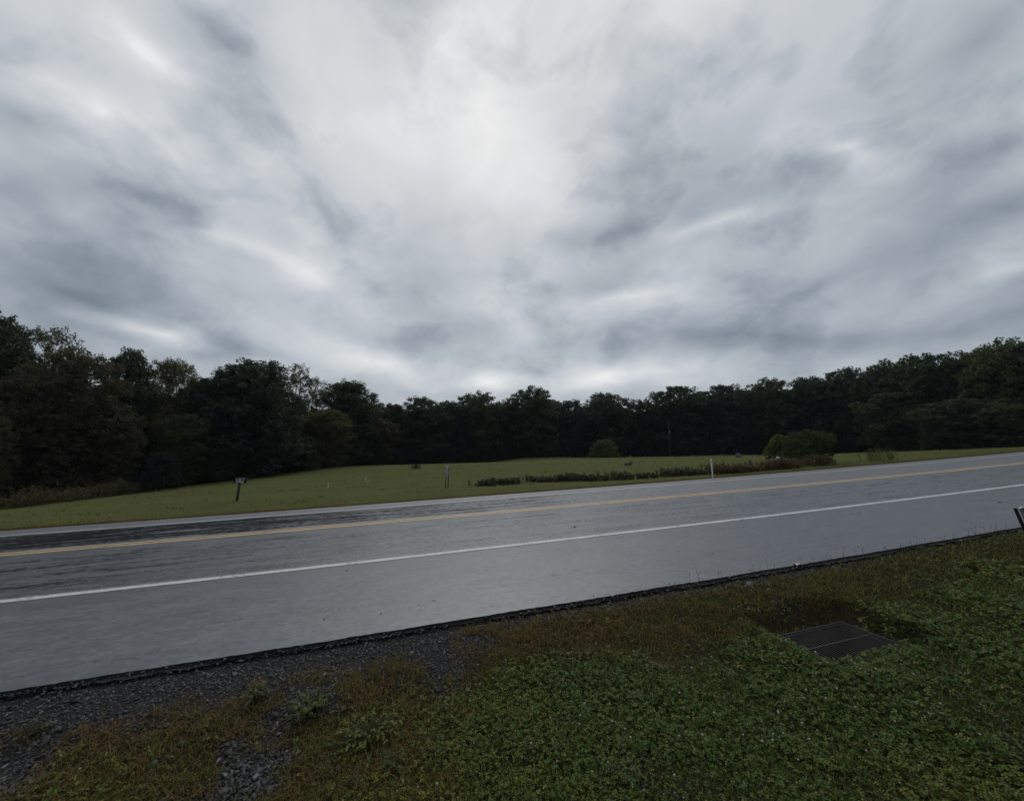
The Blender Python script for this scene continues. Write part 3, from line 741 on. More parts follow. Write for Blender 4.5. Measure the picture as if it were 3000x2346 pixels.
# single bushes one can point at
def bush_px(px, top, bottom, wpx, kind, tint, label, name='bush', squash=1.0, zdrop=0.0, depth=None):
    if depth is None: p = hit(px, bottom)
    else: p = at(px, bottom, depth)
    H = (bottom - top) * p[1] / FPX
    return plant(name, kind, p[0], p[1], H + zdrop, wpx * p[1] / FPX, tint, label, 'bush', rz=None, z=gz(p[0], p[1]) if depth is None else p[2] - zdrop)
bush_px(466, 1325, 1438, 112, 'bushA', (.030, .040, .036), 'dense dark round bush at the field edge left of the mailbox', 'evergreen_bush')
bush_px(1770, 1287, 1341, 100, 'bushB', (.150, .160, .062), 'small olive green shrub on the crest of the field', 'shrub', depth=84, zdrop=.6)
bush_px(2288, 1272, 1350, 92, 'bushA', (.120, .145, .052), 'brighter bush forming the left end of the wide field bush', 'field_bush')
bush_px(2372, 1254, 1358, 138, 'bushC', (.086, .112, .048), 'wide dark green field bush right of the white post', 'field_bush')

# ================================================================== GRASS, CLOVER AND WEEDS
def in_view(x, y, margin=1.2):
    return (np.abs(x) < 1.33 * y + margin) & (y > .9)
def blades(name, x, y, z, h, w, lean, mat, dry, seed, kind='stuff', parent=None, az=None):
    r = np.random.default_rng(seed); n = len(x)
    az = r.uniform(0, 6.28, n) if az is None else az
    dx, dy = np.cos(az), np.sin(az); sx, sy = -dy, dx
    b = np.c_[x, y, z - .006]
    s = np.c_[sx, sy, np.zeros(n)] * w[:, None] / 2; l = np.c_[dx, dy, np.zeros(n)] * (h * lean)[:, None]
    m = b + l * .35 + np.c_[np.zeros(n), np.zeros(n), h * .6]; tip = b + l + np.c_[np.zeros(n), np.zeros(n), h * (1 - .25 * lean)]
    V = np.stack([b - s, b + s, m + s * .8, m - s * .8, tip], 1).reshape(-1, 3)
    i = np.arange(n)[:, None] * 5
    o = build(name, V, [i + np.array([0, 1, 2, 3]), i + np.array([3, 2, 4])], mat, parent, attrs={'dry': np.repeat(dry, 5)})
    if kind: tag(o, kind=kind)
    return o
r = np.random.default_rng(5)
def scatter(n, t0, t1, v0, v1):
    t = r.uniform(t0, t1, n); v = r.uniform(v0, v1, n); x, y = tv2xy(t, v); return t, v, x, y
def in_drain(t, v, m=.0): return (t > GT0 - m) & (t < GT1 + m) & (v > GV0 - m) & (v < GV1 + m)
# --- clover lawn
t, v, x, y = scatter(680000, -7, 16, -11.4, VN - .12)
d = np.hypot(x, y)
den = np.minimum(1, (2.6 / d) ** 1.35)
gr = gravel_amt(x, y); dr = dry_amt(x, y)
patch = sstep(.36, .56, fbm(x * 1.1 + 7, y * 1.1, 131, 4)); bl = belt_amt(x, y)
keep = in_view(x, y) & (r.random(len(x)) < den * (1 - gr) ** 1.5 * (1 - .9 * dr) * (1 - .94 * bl) * (.10 + .80 * patch)) & ~((t > GT0 + .0) & (t < GT1 + .03) & (v > GV0 + .035) & (v < GV1 + .03)) & ~((r.random(len(x)) < .65) & in_drain(t, v, .11) & ((v > GV1 - .1) | (t > GT1 - .02)))
t, v, x, y, d, dr = (a[keep] for a in (t, v, x, y, d, dr))
n = len(x); sc = np.clip((d / 2.6) ** .6, 1, 2.4) * r.uniform(.7, 1.25, n)
z = ground_z(x, y) + r.uniform(.006, .055, n) * (1 + .3 * (sc - 1)) + .045 * in_drain(t, v, .04)
az = r.uniform(0, 6.28, n); tilt = r.normal(size=(n, 2)) * .38
V = []; 
for kf in range(3):
    a = az + kf * 2.094; L = .0125 * sc; Wd = .0066 * sc
    ux, uy = np.cos(a), np.sin(a)
    def P(l, s, up=0.0):
        X = ux * l - uy * s; Y = uy * l + ux * s
        return np.c_[x + X, y + Y, z + X * tilt[:, 0] + Y * tilt[:, 1] + up]
    V.append(np.stack([P(L * .08, 0 * L), P(L * .72, -Wd, .003), P(L * 1.05, 0 * L), P(L * .72, Wd, .003)], 1))
V = np.concatenate([a[:, None] for a in V], 1).reshape(-1, 3)
clover = tag(build('clover', V, [np.arange(len(V)).reshape(-1, 4)], M['clover'], attrs={'dry': np.repeat(np.clip(r.random(n) ** 4 + .3 * dr + .9 * sstep(.5, .75, fbm(x * .8, y * .8, 171, 3)) * r.random(n), 0, 1), 12)}), kind='stuff')
N_CLOVER = n
# --- clover flower heads
fi = r.choice(n, 230, replace=False); fi = fi[(d[fi] < 5.5)]
mb = MB()
ico = np.array([(0, 0, 1.0), (.9, 0, .3), (.28, .86, .3), (-.73, .53, .3), (-.73, -.53, .3), (.28, -.86, .3), (.45, .3, -.7), (-.3, .5, -.7), (0, -.55, -.7)])
itr = [(0, 1, 2), (0, 2, 3), (0, 3, 4), (0, 4, 5), (0, 5, 1), (1, 6, 2), (2, 6, 7), (2, 7, 3), (3, 7, 4), (4, 7, 8), (4, 8, 5), (5, 8, 1), (1, 8, 6), (6, 8, 7)]
for j in fi: mb.add(ico * r.uniform(.006, .0105) * sc[j] ** .5 + np.array([x[j], y[j], z[j] + .025]), (), itr)
tag(mb.build('clover_flowers', M['flower']), kind='stuff')
# --- grass among it
t, v, x, y = scatter(520000, -9, 26, -11.4, VN - .03)
d = np.hypot(x, y); den = np.minimum(1, (3.0 / d) ** 1.1)
gr = gravel_amt(x, y); dr = dry_amt(x, y)
keep = in_view(x, y) & (r.random(len(x)) < den * (1 - gr) ** 1.4 * (.62 + .38 * np.maximum(np.maximum(dr, belt_amt(x, y)), sstep(.56, .36, fbm(x * 1.1 + 7, y * 1.1, 131, 4))))) & ~((t > GT0 + .02) & (t < GT1 + .02) & (v > GV0 + .05) & (v < GV1 + .02)) & ~((r.random(len(x)) < .5) & in_drain(t, v, .14) & ((v > GV1 - .1) | (t > GT1 - .02)))
t, v, x, y, d, dr = (a[keep] for a in (t, v, x, y, d, dr)); n = len(x)
sc = np.clip((d / 3) ** .55, 1, 2.4)
tall = fbm(x * 2.2, y * 2.2, 201, 2)
h = r.uniform(.03, .07, n) * (1 + .3 * dr) * (.5 + .9 * tall) * sc ** .4
h = h * np.where(VN - v < .12, .6, 1)
N_GRASS = n
dcol = np.clip(dr * r.uniform(.2, 1.15, n) + .22 * belt_amt(x, y) * r.random(n) + (r.random(n) < .07), 0, 1)
blades('verge_grass', x, y, ground_z(x, y) + .03 * in_drain(t, v, .03), h, .0044 * sc * r.uniform(.7, 1.5, n), r.uniform(.3, 1.7, n), M['grass'], dcol, 8)
# --- tufts in the gravel
tt_, vv_, xx_, yy_ = [], [], [], []
ct, cv_, cx_, cy_ = scatter(2600, -9, 3, -11.3, VN - .15)
ok = in_view(cx_, cy_) & (gravel_amt(cx_, cy_) < .985) & (dry_amt(cx_, cy_) > .2); ct, cv_ = ct[ok], cv_[ok]
m = 46
t = np.repeat(ct, m) + r.normal(size=len(ct) * m) * np.repeat(r.uniform(.02, .09, len(ct)), m); v = np.repeat(cv_, m) + r.normal(size=len(ct) * m) * .045
kd = np.repeat(np.clip(r.normal(.78, .35, len(ct)), 0, 1), m)
ok = (v < VN - .08) & ~in_drain(t, v, .05); t, v, kd = t[ok], v[ok], kd[ok]; x, y = tv2xy(t, v); n = len(x)
blades('gravel_weeds', x, y, ground_z(x, y), r.uniform(.02, .075, n), r.uniform(.003, .006, n), r.uniform(.5, 1.9, n), M['grass'], np.clip(kd + r.normal(size=n) * .15, 0, 1), 9)
# --- seed stalks standing against the asphalt on the right
t, v, x, y = scatter(420, -1, 14, VN - .45, VN - .08)
ok = r.random(len(t)) < np.clip((t + 1) / 9, .05, 1); t, v, x, y = t[ok], v[ok], x[ok], y[ok]
mb = MB()
for a, b in zip(x, y):
    hh = r.uniform(.08, .24); z0 = gz(a, b); ln = r.normal(size=2) * .035
    p1 = np.array([a + ln[0], b + ln[1], z0 + hh])
    mb.tube([(a, b, z0), (a + ln[0] * .4, b + ln[1] * .4, z0 + hh * .5), p1], .0016, 3, False)
    mb.tube([p1, p1 + (ln[0] * .1, ln[1] * .1, .012), p1 + (ln[0] * .2, ln[1] * .2, .028)], [.002, .0045, .002], 4, False)
M['stalk'] = plain('seed_stalk', (.05, .042, .03), .8)
tag(mb.build('seed_stalks', M['stalk']), kind='stuff')
# --- far verge and field
t, v, x, y = scatter(240000, -26, 60, VF + .02, VF + 26)
d = np.hypot(x, y); dist = v - VF
keep = in_view(x, y, 3) & (r.random(len(x)) < np.where(dist < 1.2, 1.0, np.clip(1.6 / dist, 0, .6))) & (beyond_edge(x, y) < -.3)
t, v, x, y, d = (a[keep] for a in (t, v, x, y, d))
# more along the ragged edge
te, ve_, xe, ye = scatter(45000, -26, 60, VF - .02, VF + .8)
x = np.r_[x, xe]; y = np.r_[y, ye]; v = np.r_[v, ve_]; dist = v - VF; n = len(x)
edge = sstep(.75, .25, dist + (fbm(x * 1.5, y * 1.5, 301, 2) - .5) * .5)
h = r.uniform(.025, .062, n) * (1 + 1.3 * edge); wdt = r.uniform(.006, .014, n) * (1 + .02 * np.hypot(x, y))
blades('field_grass', x, y, ground_z(x, y), h, wdt, r.uniform(.2, 1.0, n), M['fieldgrass'], np.clip(edge * r.uniform(.5, 1.2, n) + (r.random(n) < .08) * .6, 0, 1), 12)
N_FIELD = n
ct, cv_, cx_, cy_ = scatter(1500, -40, 60, VF + 1.0, VF + 75)
ok = in_view(cx_, cy_, 3) & (beyond_edge(cx_, cy_) < -1); ct, cv_ = ct[ok], cv_[ok]; m = 14
sp = np.repeat(r.uniform(.05, .28, len(ct)), m)
t = np.repeat(ct, m) + r.normal(size=len(ct) * m) * sp * 1.5; v = np.repeat(cv_, m) + r.normal(size=len(ct) * m) * sp; x, y = tv2xy(t, v); n = len(x)
blades('field_tufts', x, y, ground_z(x, y), r.uniform(.05, .13, n), r.uniform(.015, .03, n), r.uniform(.3, 1.2, n), M['fieldgrass'], np.repeat(r.random(len(ct)) ** 2, m), 13)

# --- tall weeds: each patch is a thing
def weed_patch(name, p_list, label, h_rng, tint, n, seed, depth_w=.9, group='tall weed patches along the far verge', twiggy=.5, mat='weed'):
    r = np.random.default_rng(seed)
    P = np.array([hit(a, b) for a, b in p_list]); seg = r.uniform(0, len(P) - 1, n); i = np.minimum(seg.astype(int), len(P) - 2); f = (seg - i)[:, None]
    B = P[i] * (1 - f) + P[i + 1] * f; B[:, 0] += r.normal(size=n) * .25; B[:, 1] += np.abs(r.normal(size=n)) * depth_w
    z = ground_z(B[:, 0], B[:, 1])
    org = P.mean(0); org[2] = gz(org[0], org[1]); o = empty(name, org)
    lump = .30 + 1.1 * vnoise(B[:, 0] * 1.3, B[:, 1] * .6, seed)
    H = r.uniform(h_rng[0], h_rng[1], n) * lump
    mb = MB(); C = []; Rr = []
    for k in range(n):
        top = np.array([B[k, 0] + r.normal() * .12 * H[k], B[k, 1] + r.normal() * .12 * H[k], z[k] + H[k]]) - org
        bs = np.array([B[k, 0], B[k, 1], z[k]]) - org
        mb.tube([bs, (bs + top) / 2 + r.normal(size=3) * .02, top], [.007, .005, .002], 3, False)
        for q in (.25, .45, .65, .82, .96): C.append(bs + (top - bs) * q); Rr.append(H[k] * (.20 - .12 * q) + .03)
    C = np.array(C); Rr = np.array(Rr)
    V, Qd = leaf_cloud(C, Rr * 1.35, np.full(len(C), 10), .055, 1.0, seed)
    st = tag(mb.build('stems', M['stalk'], o), kind='stuff'); lf = build('leaves', V, [Qd], M[mat], o); tag(lf, kind='stuff'); lf.color = (*tint, 1)
    return tag(o, label, 'weeds', group)
DW = (.068, .070, .046)
weed_patch('weed_patch', [(1400, 1425), (1450, 1424), (1525, 1418)], 'short dark weed patch right of the house number post', (.12, .36), DW, 130, 41)
weed_patch('weed_patch', [(1562, 1414), (1640, 1412), (1760, 1410), (1930, 1400)], 'long dark reddish weed patch left of the white post', (.14, .36), (.078, .068, .048), 480, 42)
weed_patch('weed_patch', [(1945, 1398), (2010, 1395), (2075, 1391)], 'dark weed patch touching the left side of the white post', (.16, .38), DW, 170, 43)
weed_patch('weed_patch', [(2095, 1390), (2180, 1385), (2260, 1378), (2350, 1372)], 'pale green flowering weed patch in front of the wide field bush', (.24, .56), (.125, .085, .045), 430, 44)
weed_patch('weed_patch', [(2360, 1369), (2450, 1363)], 'thin pale weeds right of the wide field bush', (.3, .55), (.085, .075, .035), 90, 45)
weed_patch('weed_patch', [(2580, 1353), (2630, 1350)], 'small yellowish weed patch far right between bush and wood', (.4, .75), (.11, .11, .03), 30, 46)
weed_patch('tall_weeds', [(-60, 1500), (60, 1484), (180, 1470), (290, 1458)], 'tall pale weeds along the field edge at the far left', (.5, 1.1), (.080, .066, .034), 420, 47, 1.6, 'tall weeds at the edge of the wood')
weed_patch('tall_weeds', [(280, 1459), (340, 1452), (410, 1443)], 'tall dull green weeds beside the dense dark round bush', (.45, 1.0), (.062, .060, .034), 150, 48, 1.2, 'tall weeds at the edge of the wood')
weed_patch('small_tuft', [(1205, 1374), (1222, 1374)], 'small dark tuft of weeds alone on the crest of the field', (.3, .7), (.04, .045, .028), 30, 49, .4, None)

# ================================================================== CRUSHED STONE
def stone_mat():
    m, nt, p = new_mat('crushed_shale')
    g = N(nt, 'ShaderNodeNewGeometry'); rnd = g.outputs['Random Per Island']
    c = ramp(nt, rnd, [(0, (.018, .0175, .017)), (.55, (.041, .039, .038)), (.85, (.075, .072, .070)), (.97, (.11, .10, .092)), (1, (.22, .21, .20))])
    n = noise(nt, 60, 4, .6, objco(nt))
    nt.links.new(mixc(nt, mapr(nt, n, .3, .7, 0, .5), c, (.035, .034, .034)), p.inputs['Base Color'])
    p.inputs['Roughness'].default_value = .5; p.inputs['Specular IOR Level'].default_value = .4
    bump(nt, p, n, .4, .004); return m
M['stone'] = stone_mat()
CUBE = np.array([(-1, -1, -1), (1, -1, -1), (1, 1, -1), (-1, 1, -1), (-1, -1, 1), (1, -1, 1), (1, 1, 1), (-1, 1, 1)], float)
CQ = np.array([(3, 2, 1, 0), (4, 5, 6, 7), (0, 1, 5, 4), (1, 2, 6, 5), (2, 3, 7, 6), (3, 0, 4, 7)])
def stones(name, x, y, z, size, seed):
    r = np.random.default_rng(seed); n = len(x)
    V = CUBE[None] * np.stack([size * r.uniform(.6, 1.2, n), size * r.uniform(.45, .95, n), size * r.uniform(.18, .5, n)], 1)[:, None] * .5
    V = V * r.uniform(.45, 1.1, (n, 8, 3))
    a = r.uniform(0, 6.28, n); tx = r.normal(size=n) * .3; ty = r.normal(size=n) * .3
    c, s_ = np.cos(a)[:, None], np.sin(a)[:, None]
    X = V[..., 0] * c - V[..., 1] * s_; Y = V[..., 0] * s_ + V[..., 1] * c; Z = V[..., 2] + X * tx[:, None] + Y * ty[:, None]
    P = np.stack([X + x[:, None], Y + y[:, None], Z + z[:, None]], -1).reshape(-1, 3)
    return build(name, P, [(np.arange(n)[:, None, None] * 8 + CQ[None]).reshape(-1, 4)], M['stone'])
r = np.random.default_rng(77)
t, v, x, y = scatter(390000, -9, 9, -11.4, VN + .005)
d = np.hypot(x, y); gr = gravel_amt(x, y)
keep = in_view(x, y) & (r.random(len(x)) < (gr * .92 + .03 * (d < 5)) * np.minimum(1, (3.2 / d) ** 1.0)) & ~in_drain(t, v, 0)
t, v, x, y, d = (a[keep] for a in (t, v, x, y, d)); n = len(x)
coarse = sstep(.5, 1.6, VN - v)
size = (.011 + .011 * coarse) * np.exp(r.normal(size=n) * .38) * np.clip(d / 3.2, 1, 1.8)
zs = np.where(v > VN - .09, np.maximum(ground_z(x, y), roadz(t, VN) - r.uniform(.01, .07, n)), ground_z(x, y))
tag(stones('gravel', x, y, zs + size * .12, size, 78), kind='stuff')
N_STONES = n
# stones round the drain
t, v, x, y = scatter(900, GT0 - .25, GT1 + .28, GV0 - .05, GV1 + .35)
keep = ~in_drain(t, v, -.01) & ((v > GV1 - .05) | (t > GT1 - .05)); t, v, x, y = t[keep], v[keep], x[keep], y[keep]
tag(stones('drain_gravel', x, y, ground_z(x, y) + .004, np.exp(r.normal(size=len(x)) * .4) * .022, 79), kind='stuff')
# single larger stones one can point at
def rock(px, py, size, label, seed, flat=.35):
    r = np.random.default_rng(seed); p = hit(px, py)
    th = np.arange(9) * 2 * math.pi / 9; rad = r.uniform(.75, 1.15, 9)
    V = []
    for zz, k in ((-.5, .85), (.15, 1.0), (.5, .72)):
        V += [(math.cos(a) * q * k, math.sin(a) * q * k * .7, zz * flat * 2 + r.normal() * .05) for a, q in zip(th, rad)]
    V = np.array(V + [(0, 0, .55 * flat * 2), (0, 0, -.5 * flat * 2)]) * size / 2
    Qs = [(i * 9 + j, i * 9 + (j + 1) % 9, i * 9 + 9 + (j + 1) % 9, i * 9 + 9 + j) for i in range(2) for j in range(9)]
    T = [(18 + j, 18 + (j + 1) % 9, 27) for j in range(9)] + [((j + 1) % 9, j, 28) for j in range(9)]
    o = build('stone', V @ rotz(r.uniform(0, 6)).T, [np.array(Qs), np.array(T)], M['stone'])
    o.location = (p[0], p[1], p[2] + size * .08); o.rotation_euler = (r.normal() * .12, r.normal() * .12, 0)
    return tag(o, label, 'stone', 'larger loose stones in the gravel')
rock(150, 2298, .085, 'pale flat slab of stone in the bottom left corner', 1, .2)
rock(928, 2196, .060, 'grey stone left of the yellowish leafy weed', 2)
rock(1352, 1942, .050, 'grey stone at the right end of the bare gravel patch', 3)
rock(1012, 2034, .055, 'pale stone beside the middle gravel patch', 4)
rock(826, 1972, .055, 'grey stone near the asphalt, left of the orange grass belt', 5)
rock(1180, 2325, .070, 'dark stone at the bottom edge below the yellowish weed', 6)

# ================================================================== STORM DRAIN
M['iron'] = plain('weathered_iron', (.06, .053, .051), .6, .0, .35, 40, .3)
M['concrete'] = plain('dark_wet_concrete_shaded', (.035, .034, .031), .8, 0, .4, 12, .5)  # inlet walls: shade of the pit worked into the dark colour
M['mud'] = plain('mud_pit_shade', (.006, .0055, .005), 1.0, 0, .4, 8)  # pit floor painted near-black to stand for the darkness under the grate
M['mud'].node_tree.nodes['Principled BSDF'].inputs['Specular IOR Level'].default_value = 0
M['concrete'].node_tree.nodes['Principled BSDF'].inputs['Specular IOR Level'].default_value = .1
M['iron'].node_tree.nodes['Principled BSDF'].inputs['Specular IOR Level'].default_value = .25
gtc, gvc = (GT0 + GT1) / 2, (GV0 + GV1) / 2; gxc, gyc = tv2xy(gtc, gvc)
zg = float(grade(gtc)) - .462
drain = tag(empty('storm_drain', (float(gxc), float(gyc), zg), math.pi / 2 - PSI), 'rectangular iron storm drain grate sunk in the grass', 'drain')
drain.rotation_euler = (0, -math.atan(GR), math.pi / 2 - PSI)
LT, LV = GT1 - GT0, GV1 - GV0
mb = MB()
for sx in (-1, 1): mb.box((sx * (LT / 2 - .008), 0, 0), (.016, LV + .01, .02), None, .003)
for sy in (-1, 1): mb.box((0, sy * (LV / 2 - .008), 0), (LT - .037, .016, .02), None, .003)
mb.build('frame', M['iron'], drain)
nb = 24; b0 = MB().box((0, 0, 0), (.0085, LV - .03, .005), None, .001).build('bar', M['iron'], drain)
for i in range(nb):
    o = b0 if i == 0 else b0.copy()
    if i: COL.objects.link(o)
    o.location = (-LT / 2 + LT * (i + 1) / (nb + 1), 0, 0)
MB().box((0, 0, .0055), (LT - .04, .014, .005), None, .002).build('cross_bar', M['iron'], drain)
MB().box((0, LV * .42, .0055), (LT - .04, .008, .005), None, .001).build('cross_bar', M['iron'], drain)
mb = MB()
for sx in (-1, 1): mb.box((sx * (LT / 2 + .045), 0, -.40), (.09, LV + .18, .76))
for sy in (-1, 1): mb.box((0, sy * (LV / 2 + .045), -.40), (LT - .002, .09, .757))
mb.build('inlet_wall', M['concrete'], drain)
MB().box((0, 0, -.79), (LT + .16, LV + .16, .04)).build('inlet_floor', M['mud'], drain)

# ================================================================== LEAFY WEEDS IN THE GRAVEL
def leafy_weed(px, py, rad, h, n, tint, label, seed, name='leafy_weed', long=1.0):
    r = np.random.default_rng(seed); p = hit(px, py); o = empty(name, (p[0], p[1], gz(p[0], p[1])))
    mb = MB(); V = []; 
    for k in range(n):
        az = r.uniform(0, 6.28); L = rad * r.uniform(.35, 1.0); hh = h * r.uniform(.4, 1.0)
        tip = np.array([math.cos(az) * L, math.sin(az) * L, hh]); mid = tip * .5 + np.array([0, 0, hh * .35])
        mb.tube([(0, 0, -.01), mid, tip], [.004, .003, .0015], 4, False)
        for f in np.linspace(.25, 1.0, 12):
            q = (1 - f) ** 2 * np.zeros(3) + 2 * f * (1 - f) * mid * 1.2 + f * f * tip
            a2 = az + r.normal() * .9; ln = rad * .105 * r.uniform(.6, 1.3) * long; w = ln * .34 / long
            u = np.array([math.cos(a2), math.sin(a2), r.normal() * .25 + .1]); sd = np.array([-math.sin(a2), math.cos(a2), r.normal() * .2])
            V += [q, q + u * ln * .45 + sd * w + (0, 0, .004), q + u * ln - (0, 0, .006), q + u * ln * .45 - sd * w + (0, 0, .004)]
    V = np.array(V)
    tag(mb.build('stems', M['stalk'], o), kind='stuff')
    lf = tag(build('leaves', V, [np.arange(len(V)).reshape(-1, 4)], M['weed'], o), kind='stuff'); lf.color = (*tint, 1)
    return tag(o, label, 'weed', 'leafy weeds in the gravel')
YG = (.125, .155, .028); GG = (.080, .118, .028)
leafy_weed(1085, 2170, .24, .13, 46, YG, 'largest yellowish green leafy weed in the gravel near the bottom', 1)
leafy_weed(1010, 2212, .16, .08, 26, (.10, .135, .026), 'yellowish green shoots left of the largest leafy weed', 2)
leafy_weed(1155, 2240, .11, .06, 20, GG, 'bright green rosette weed right below the largest leafy weed', 3, 'rosette_weed', 2.0)
leafy_weed(915, 2085, .17, .10, 30, GG, 'bright green grassy weed up and left of the largest leafy weed', 4, 'grassy_weed', 2.6)
leafy_weed(745, 2055, .12, .13, 26, (.10, .11, .026), 'olive grassy tuft standing beside the orange grass near the asphalt', 5, 'grassy_tuft', 2.6)
leafy_weed(80, 2165, .16, .11, 26, (.085, .085, .026), 'olive bushy weed near the left edge above the bottom', 6)
leafy_weed(1045, 2290, .12, .06, 20, (.095, .105, .03), 'small pale weed at the bottom, below the largest leafy weed', 7)
leafy_weed(2400, 2230, .17, .05, 26, (.10, .15, .025), 'yellow green broad leaves among the clover below the drain', 8, 'broadleaf_weed', 1.4)
leafy_weed(1830, 2265, .14, .05, 20, (.06, .10, .025), 'dark green long-leaved weed in the clover at the bottom middle', 9, 'plantain', 2.4)
leafy_weed(2760, 1890, .15, .06, 20, (.07, .12, .026), 'broad green weed right of the drain', 10, 'broadleaf_weed', 1.4)

# ================================================================== ROADSIDE THINGS
M['white_paint'] = plain('white_painted_plastic', (.62, .62, .60), .5, 0, .12, 14)
M['black_wood'] = plain('dark_weathered_wood', (.018, .017, .016), .8, 0, .4, 20, .4)
M['black_metal'] = plain('black_metal', (.007, .007, .009), .75, 0, .3, 20)
M['black_metal'].node_tree.nodes['Principled BSDF'].inputs['Specular IOR Level'].default_value = .15
M['plate'] = plain('pale_metal_plate', (.26, .275, .275), .45, 0, .2, 25)
M['dark_mark'] = plain('dark_mark', (.02, .02, .024), .5)
M['green_box'] = plain('grey_green_enamel', (.085, .105, .115), .5, 0, .15, 6)
M['pole_wood'] = plain('grey_pole_wood', (.085, .078, .07), .85, 0, .35, 12, .3)
M['galv'] = plain('galvanised_steel', (.30, .31, .32), .45, .5, .2, 20)
M['sign_panel'] = plain('dull_sign_panel', (.17, .18, .165), .55, 0, .2, 18)
# --- mailbox on a leaning dark post
p = hit(694, 1467); sc = p[1] / FPX; H = 62 * sc
lean = R(3.5)
mbx = tag(empty('mailbox', (p[0], p[1], gz(p[0], p[1])), 0), 'pale-fronted mailbox on a dark leaning post across the road', 'mailbox')
mbx.rotation_euler = (0, lean, -math.atan2(p[0], p[1]) - R(6))
bw, bh = 22 * sc, 14 * sc; ph = 50 * sc
MB().box((0, 0, ph / 2 - .1), (6.0 * sc, 6.0 * sc, ph + .2), None, .006).build('post', M['black_wood'], mbx)
def mailbox_body():
    mb = MB(); wd, hg, ln = bw * 1.26, bh * 1.12, .5
    prof_ = [(-wd / 2, 0), (wd / 2, 0), (wd / 2, hg * .62)] + [(math.cos(a) * wd / 2, hg * .62 + math.sin(a) * hg * .38) for a in np.linspace(.3, math.pi - .3, 7)] + [(-wd / 2, hg * .62)]
    n = len(prof_); V = [(a, -.06, ph + b) for a, b in prof_] + [(a, ln - .06, ph + b) for a, b in prof_] + [(0, -.06, ph + hg * .4), (0, ln - .06, ph + hg * .4)]
    Qs = [(j, (j + 1) % n, n + (j + 1) % n, n + j) for j in range(n)]; T = [(2 * n, (j + 1) % n, j) for j in range(n)] + [(2 * n + 1, n + j, n + (j + 1) % n) for j in range(n)]
    return mb.add(V, Qs, T).build('box', M['black_metal'], mbx)
mailbox_body()
fp = MB().box((0, -.075, ph + bh * .47), (bw * .92, .02, bh * .92), None, .004).build('front_plate', M['plate'], mbx)
for sx in (-1, 1): MB().box((sx * bw * .25, -.088, ph + bh * .70), (bw * .27, .006, bh * .24)).build('dark_panel', M['dark_mark'], fp)
MB().box((0, -.088, ph + bh * .30), (bw * .6, .006, bh * .10)).build('pale_strip', M['white_paint'], fp)
MB().box((bw * .66, .18, ph + bh * .75), (.012, .03, bh * .5), None, .003).build('flag', M['black_metal'], mbx)
# --- house number post: upright plate between two dark stakes
p = hit(1309, 1431); sc = p[1] / FPX
hn = tag(empty('house_number_post', (p[0], p[1], gz(p[0], p[1])), -math.atan2(p[0], p[1]) + R(10)), 'upright house number plate between two thin dark stakes across the road', 'number sign')
MB().box((-3.6 * sc, 0, 31 * sc - .1), (1.6 * sc, .025, 62 * sc + .2), None, .003).build('stake', M['black_metal'], hn)
MB().box((3.6 * sc, 0, 32 * sc - .1), (2.1 * sc, .03, 64 * sc + .2), None, .003).build('stake', M['black_metal'], hn)
pl = MB().box((-.6 * sc, -.022, 47.5 * sc), (7.0 * sc, .012, 29 * sc), None, .003).build('number_plate', plain('number_plate_enamel', (.42, .42, .44), .5, 0, .15, 30), hn)
for k, zz in enumerate((56.2, 50.5, 45.0, 39.3)):
    mb = MB(); w = 4.2 * sc
    mb.box((-.5 * sc, -.030, zz * sc), (w, .004, .9 * sc)); mb.box((-.5 * sc + (w * .38 if k % 2 else -w * .38), -.0305, (zz + 1.1) * sc), (.9 * sc, .0045, 2.2 * sc)); mb.box((-.5 * sc, -.0295, (zz + 2.2) * sc), (w * .8, .0035, .7 * sc))
    mb.build('digit', M['dark_mark'], pl)
MB().box((-.3 * sc, 0, 63.2 * sc), (8.4 * sc, .04, 2.6 * sc), None, .003).build('top_cap', M['white_paint'], hn)
# --- white marker post
p = hit(2089, 1403); sc = p[1] / FPX; H = 75 * sc
wp = tag(empty('marker_post', (p[0], p[1], gz(p[0], p[1]))), 'slim white marker post at the far edge of the road', 'post')
wp.rotation_euler = (0, R(-1.5), 0)
MB().box((0, 0, H / 2 - .1), (3.2 * sc, 2.8 * sc, H + .2), None, .008).build('shaft', M['white_paint'], wp)
MB().box((0, 0, H + .008), (2.9 * sc, 2.3 * sc, .02), None, .005).build('cap', M['white_paint'], wp)
MB().box((0, -1.55 * sc, H * .88), (2.0 * sc, .006, H * .06)).build('reflector', M['plate'], wp)
# --- stakes in the field
def stake(px, py, hpx, label, seed):
    p = hit(px, py); sc = p[1] / FPX; o = tag(empty('survey_stake', (p[0], p[1], gz(p[0], p[1]))), label, 'stake', 'thin white stakes in the field')
    o.rotation_euler = (0, R((-2, 3, 4)[seed]), 0)
    mb = MB().box((0, 0, hpx * sc / 2 - .05), (1.7 * sc, .022, hpx * sc + .1), None, .003)
    mb.add(np.array([(-.85 * sc, -.011, hpx * sc), (.85 * sc, -.011, hpx * sc), (.85 * sc, .011, hpx * sc), (-.85 * sc, .011, hpx * sc), (0, 0, hpx * sc + .04)]), (), [(0, 1, 4), (1, 2, 4), (2, 3, 4), (3, 0, 4)])
    mb.build('shaft', M['white_paint'], o); MB().box((0, -.014, hpx * sc * .8), (1.75 * sc, .006, .05)).build('tape_band', M['plate'], o)
stake(961, 1430, 13, 'nearest thin white stake in the field, between mailbox and house number post', 0)
stake(1071, 1408, 9, 'farther thin white stake in the field', 1)
stake(1077, 1417, 7, 'faint short stake just below the farther white stake', 2)
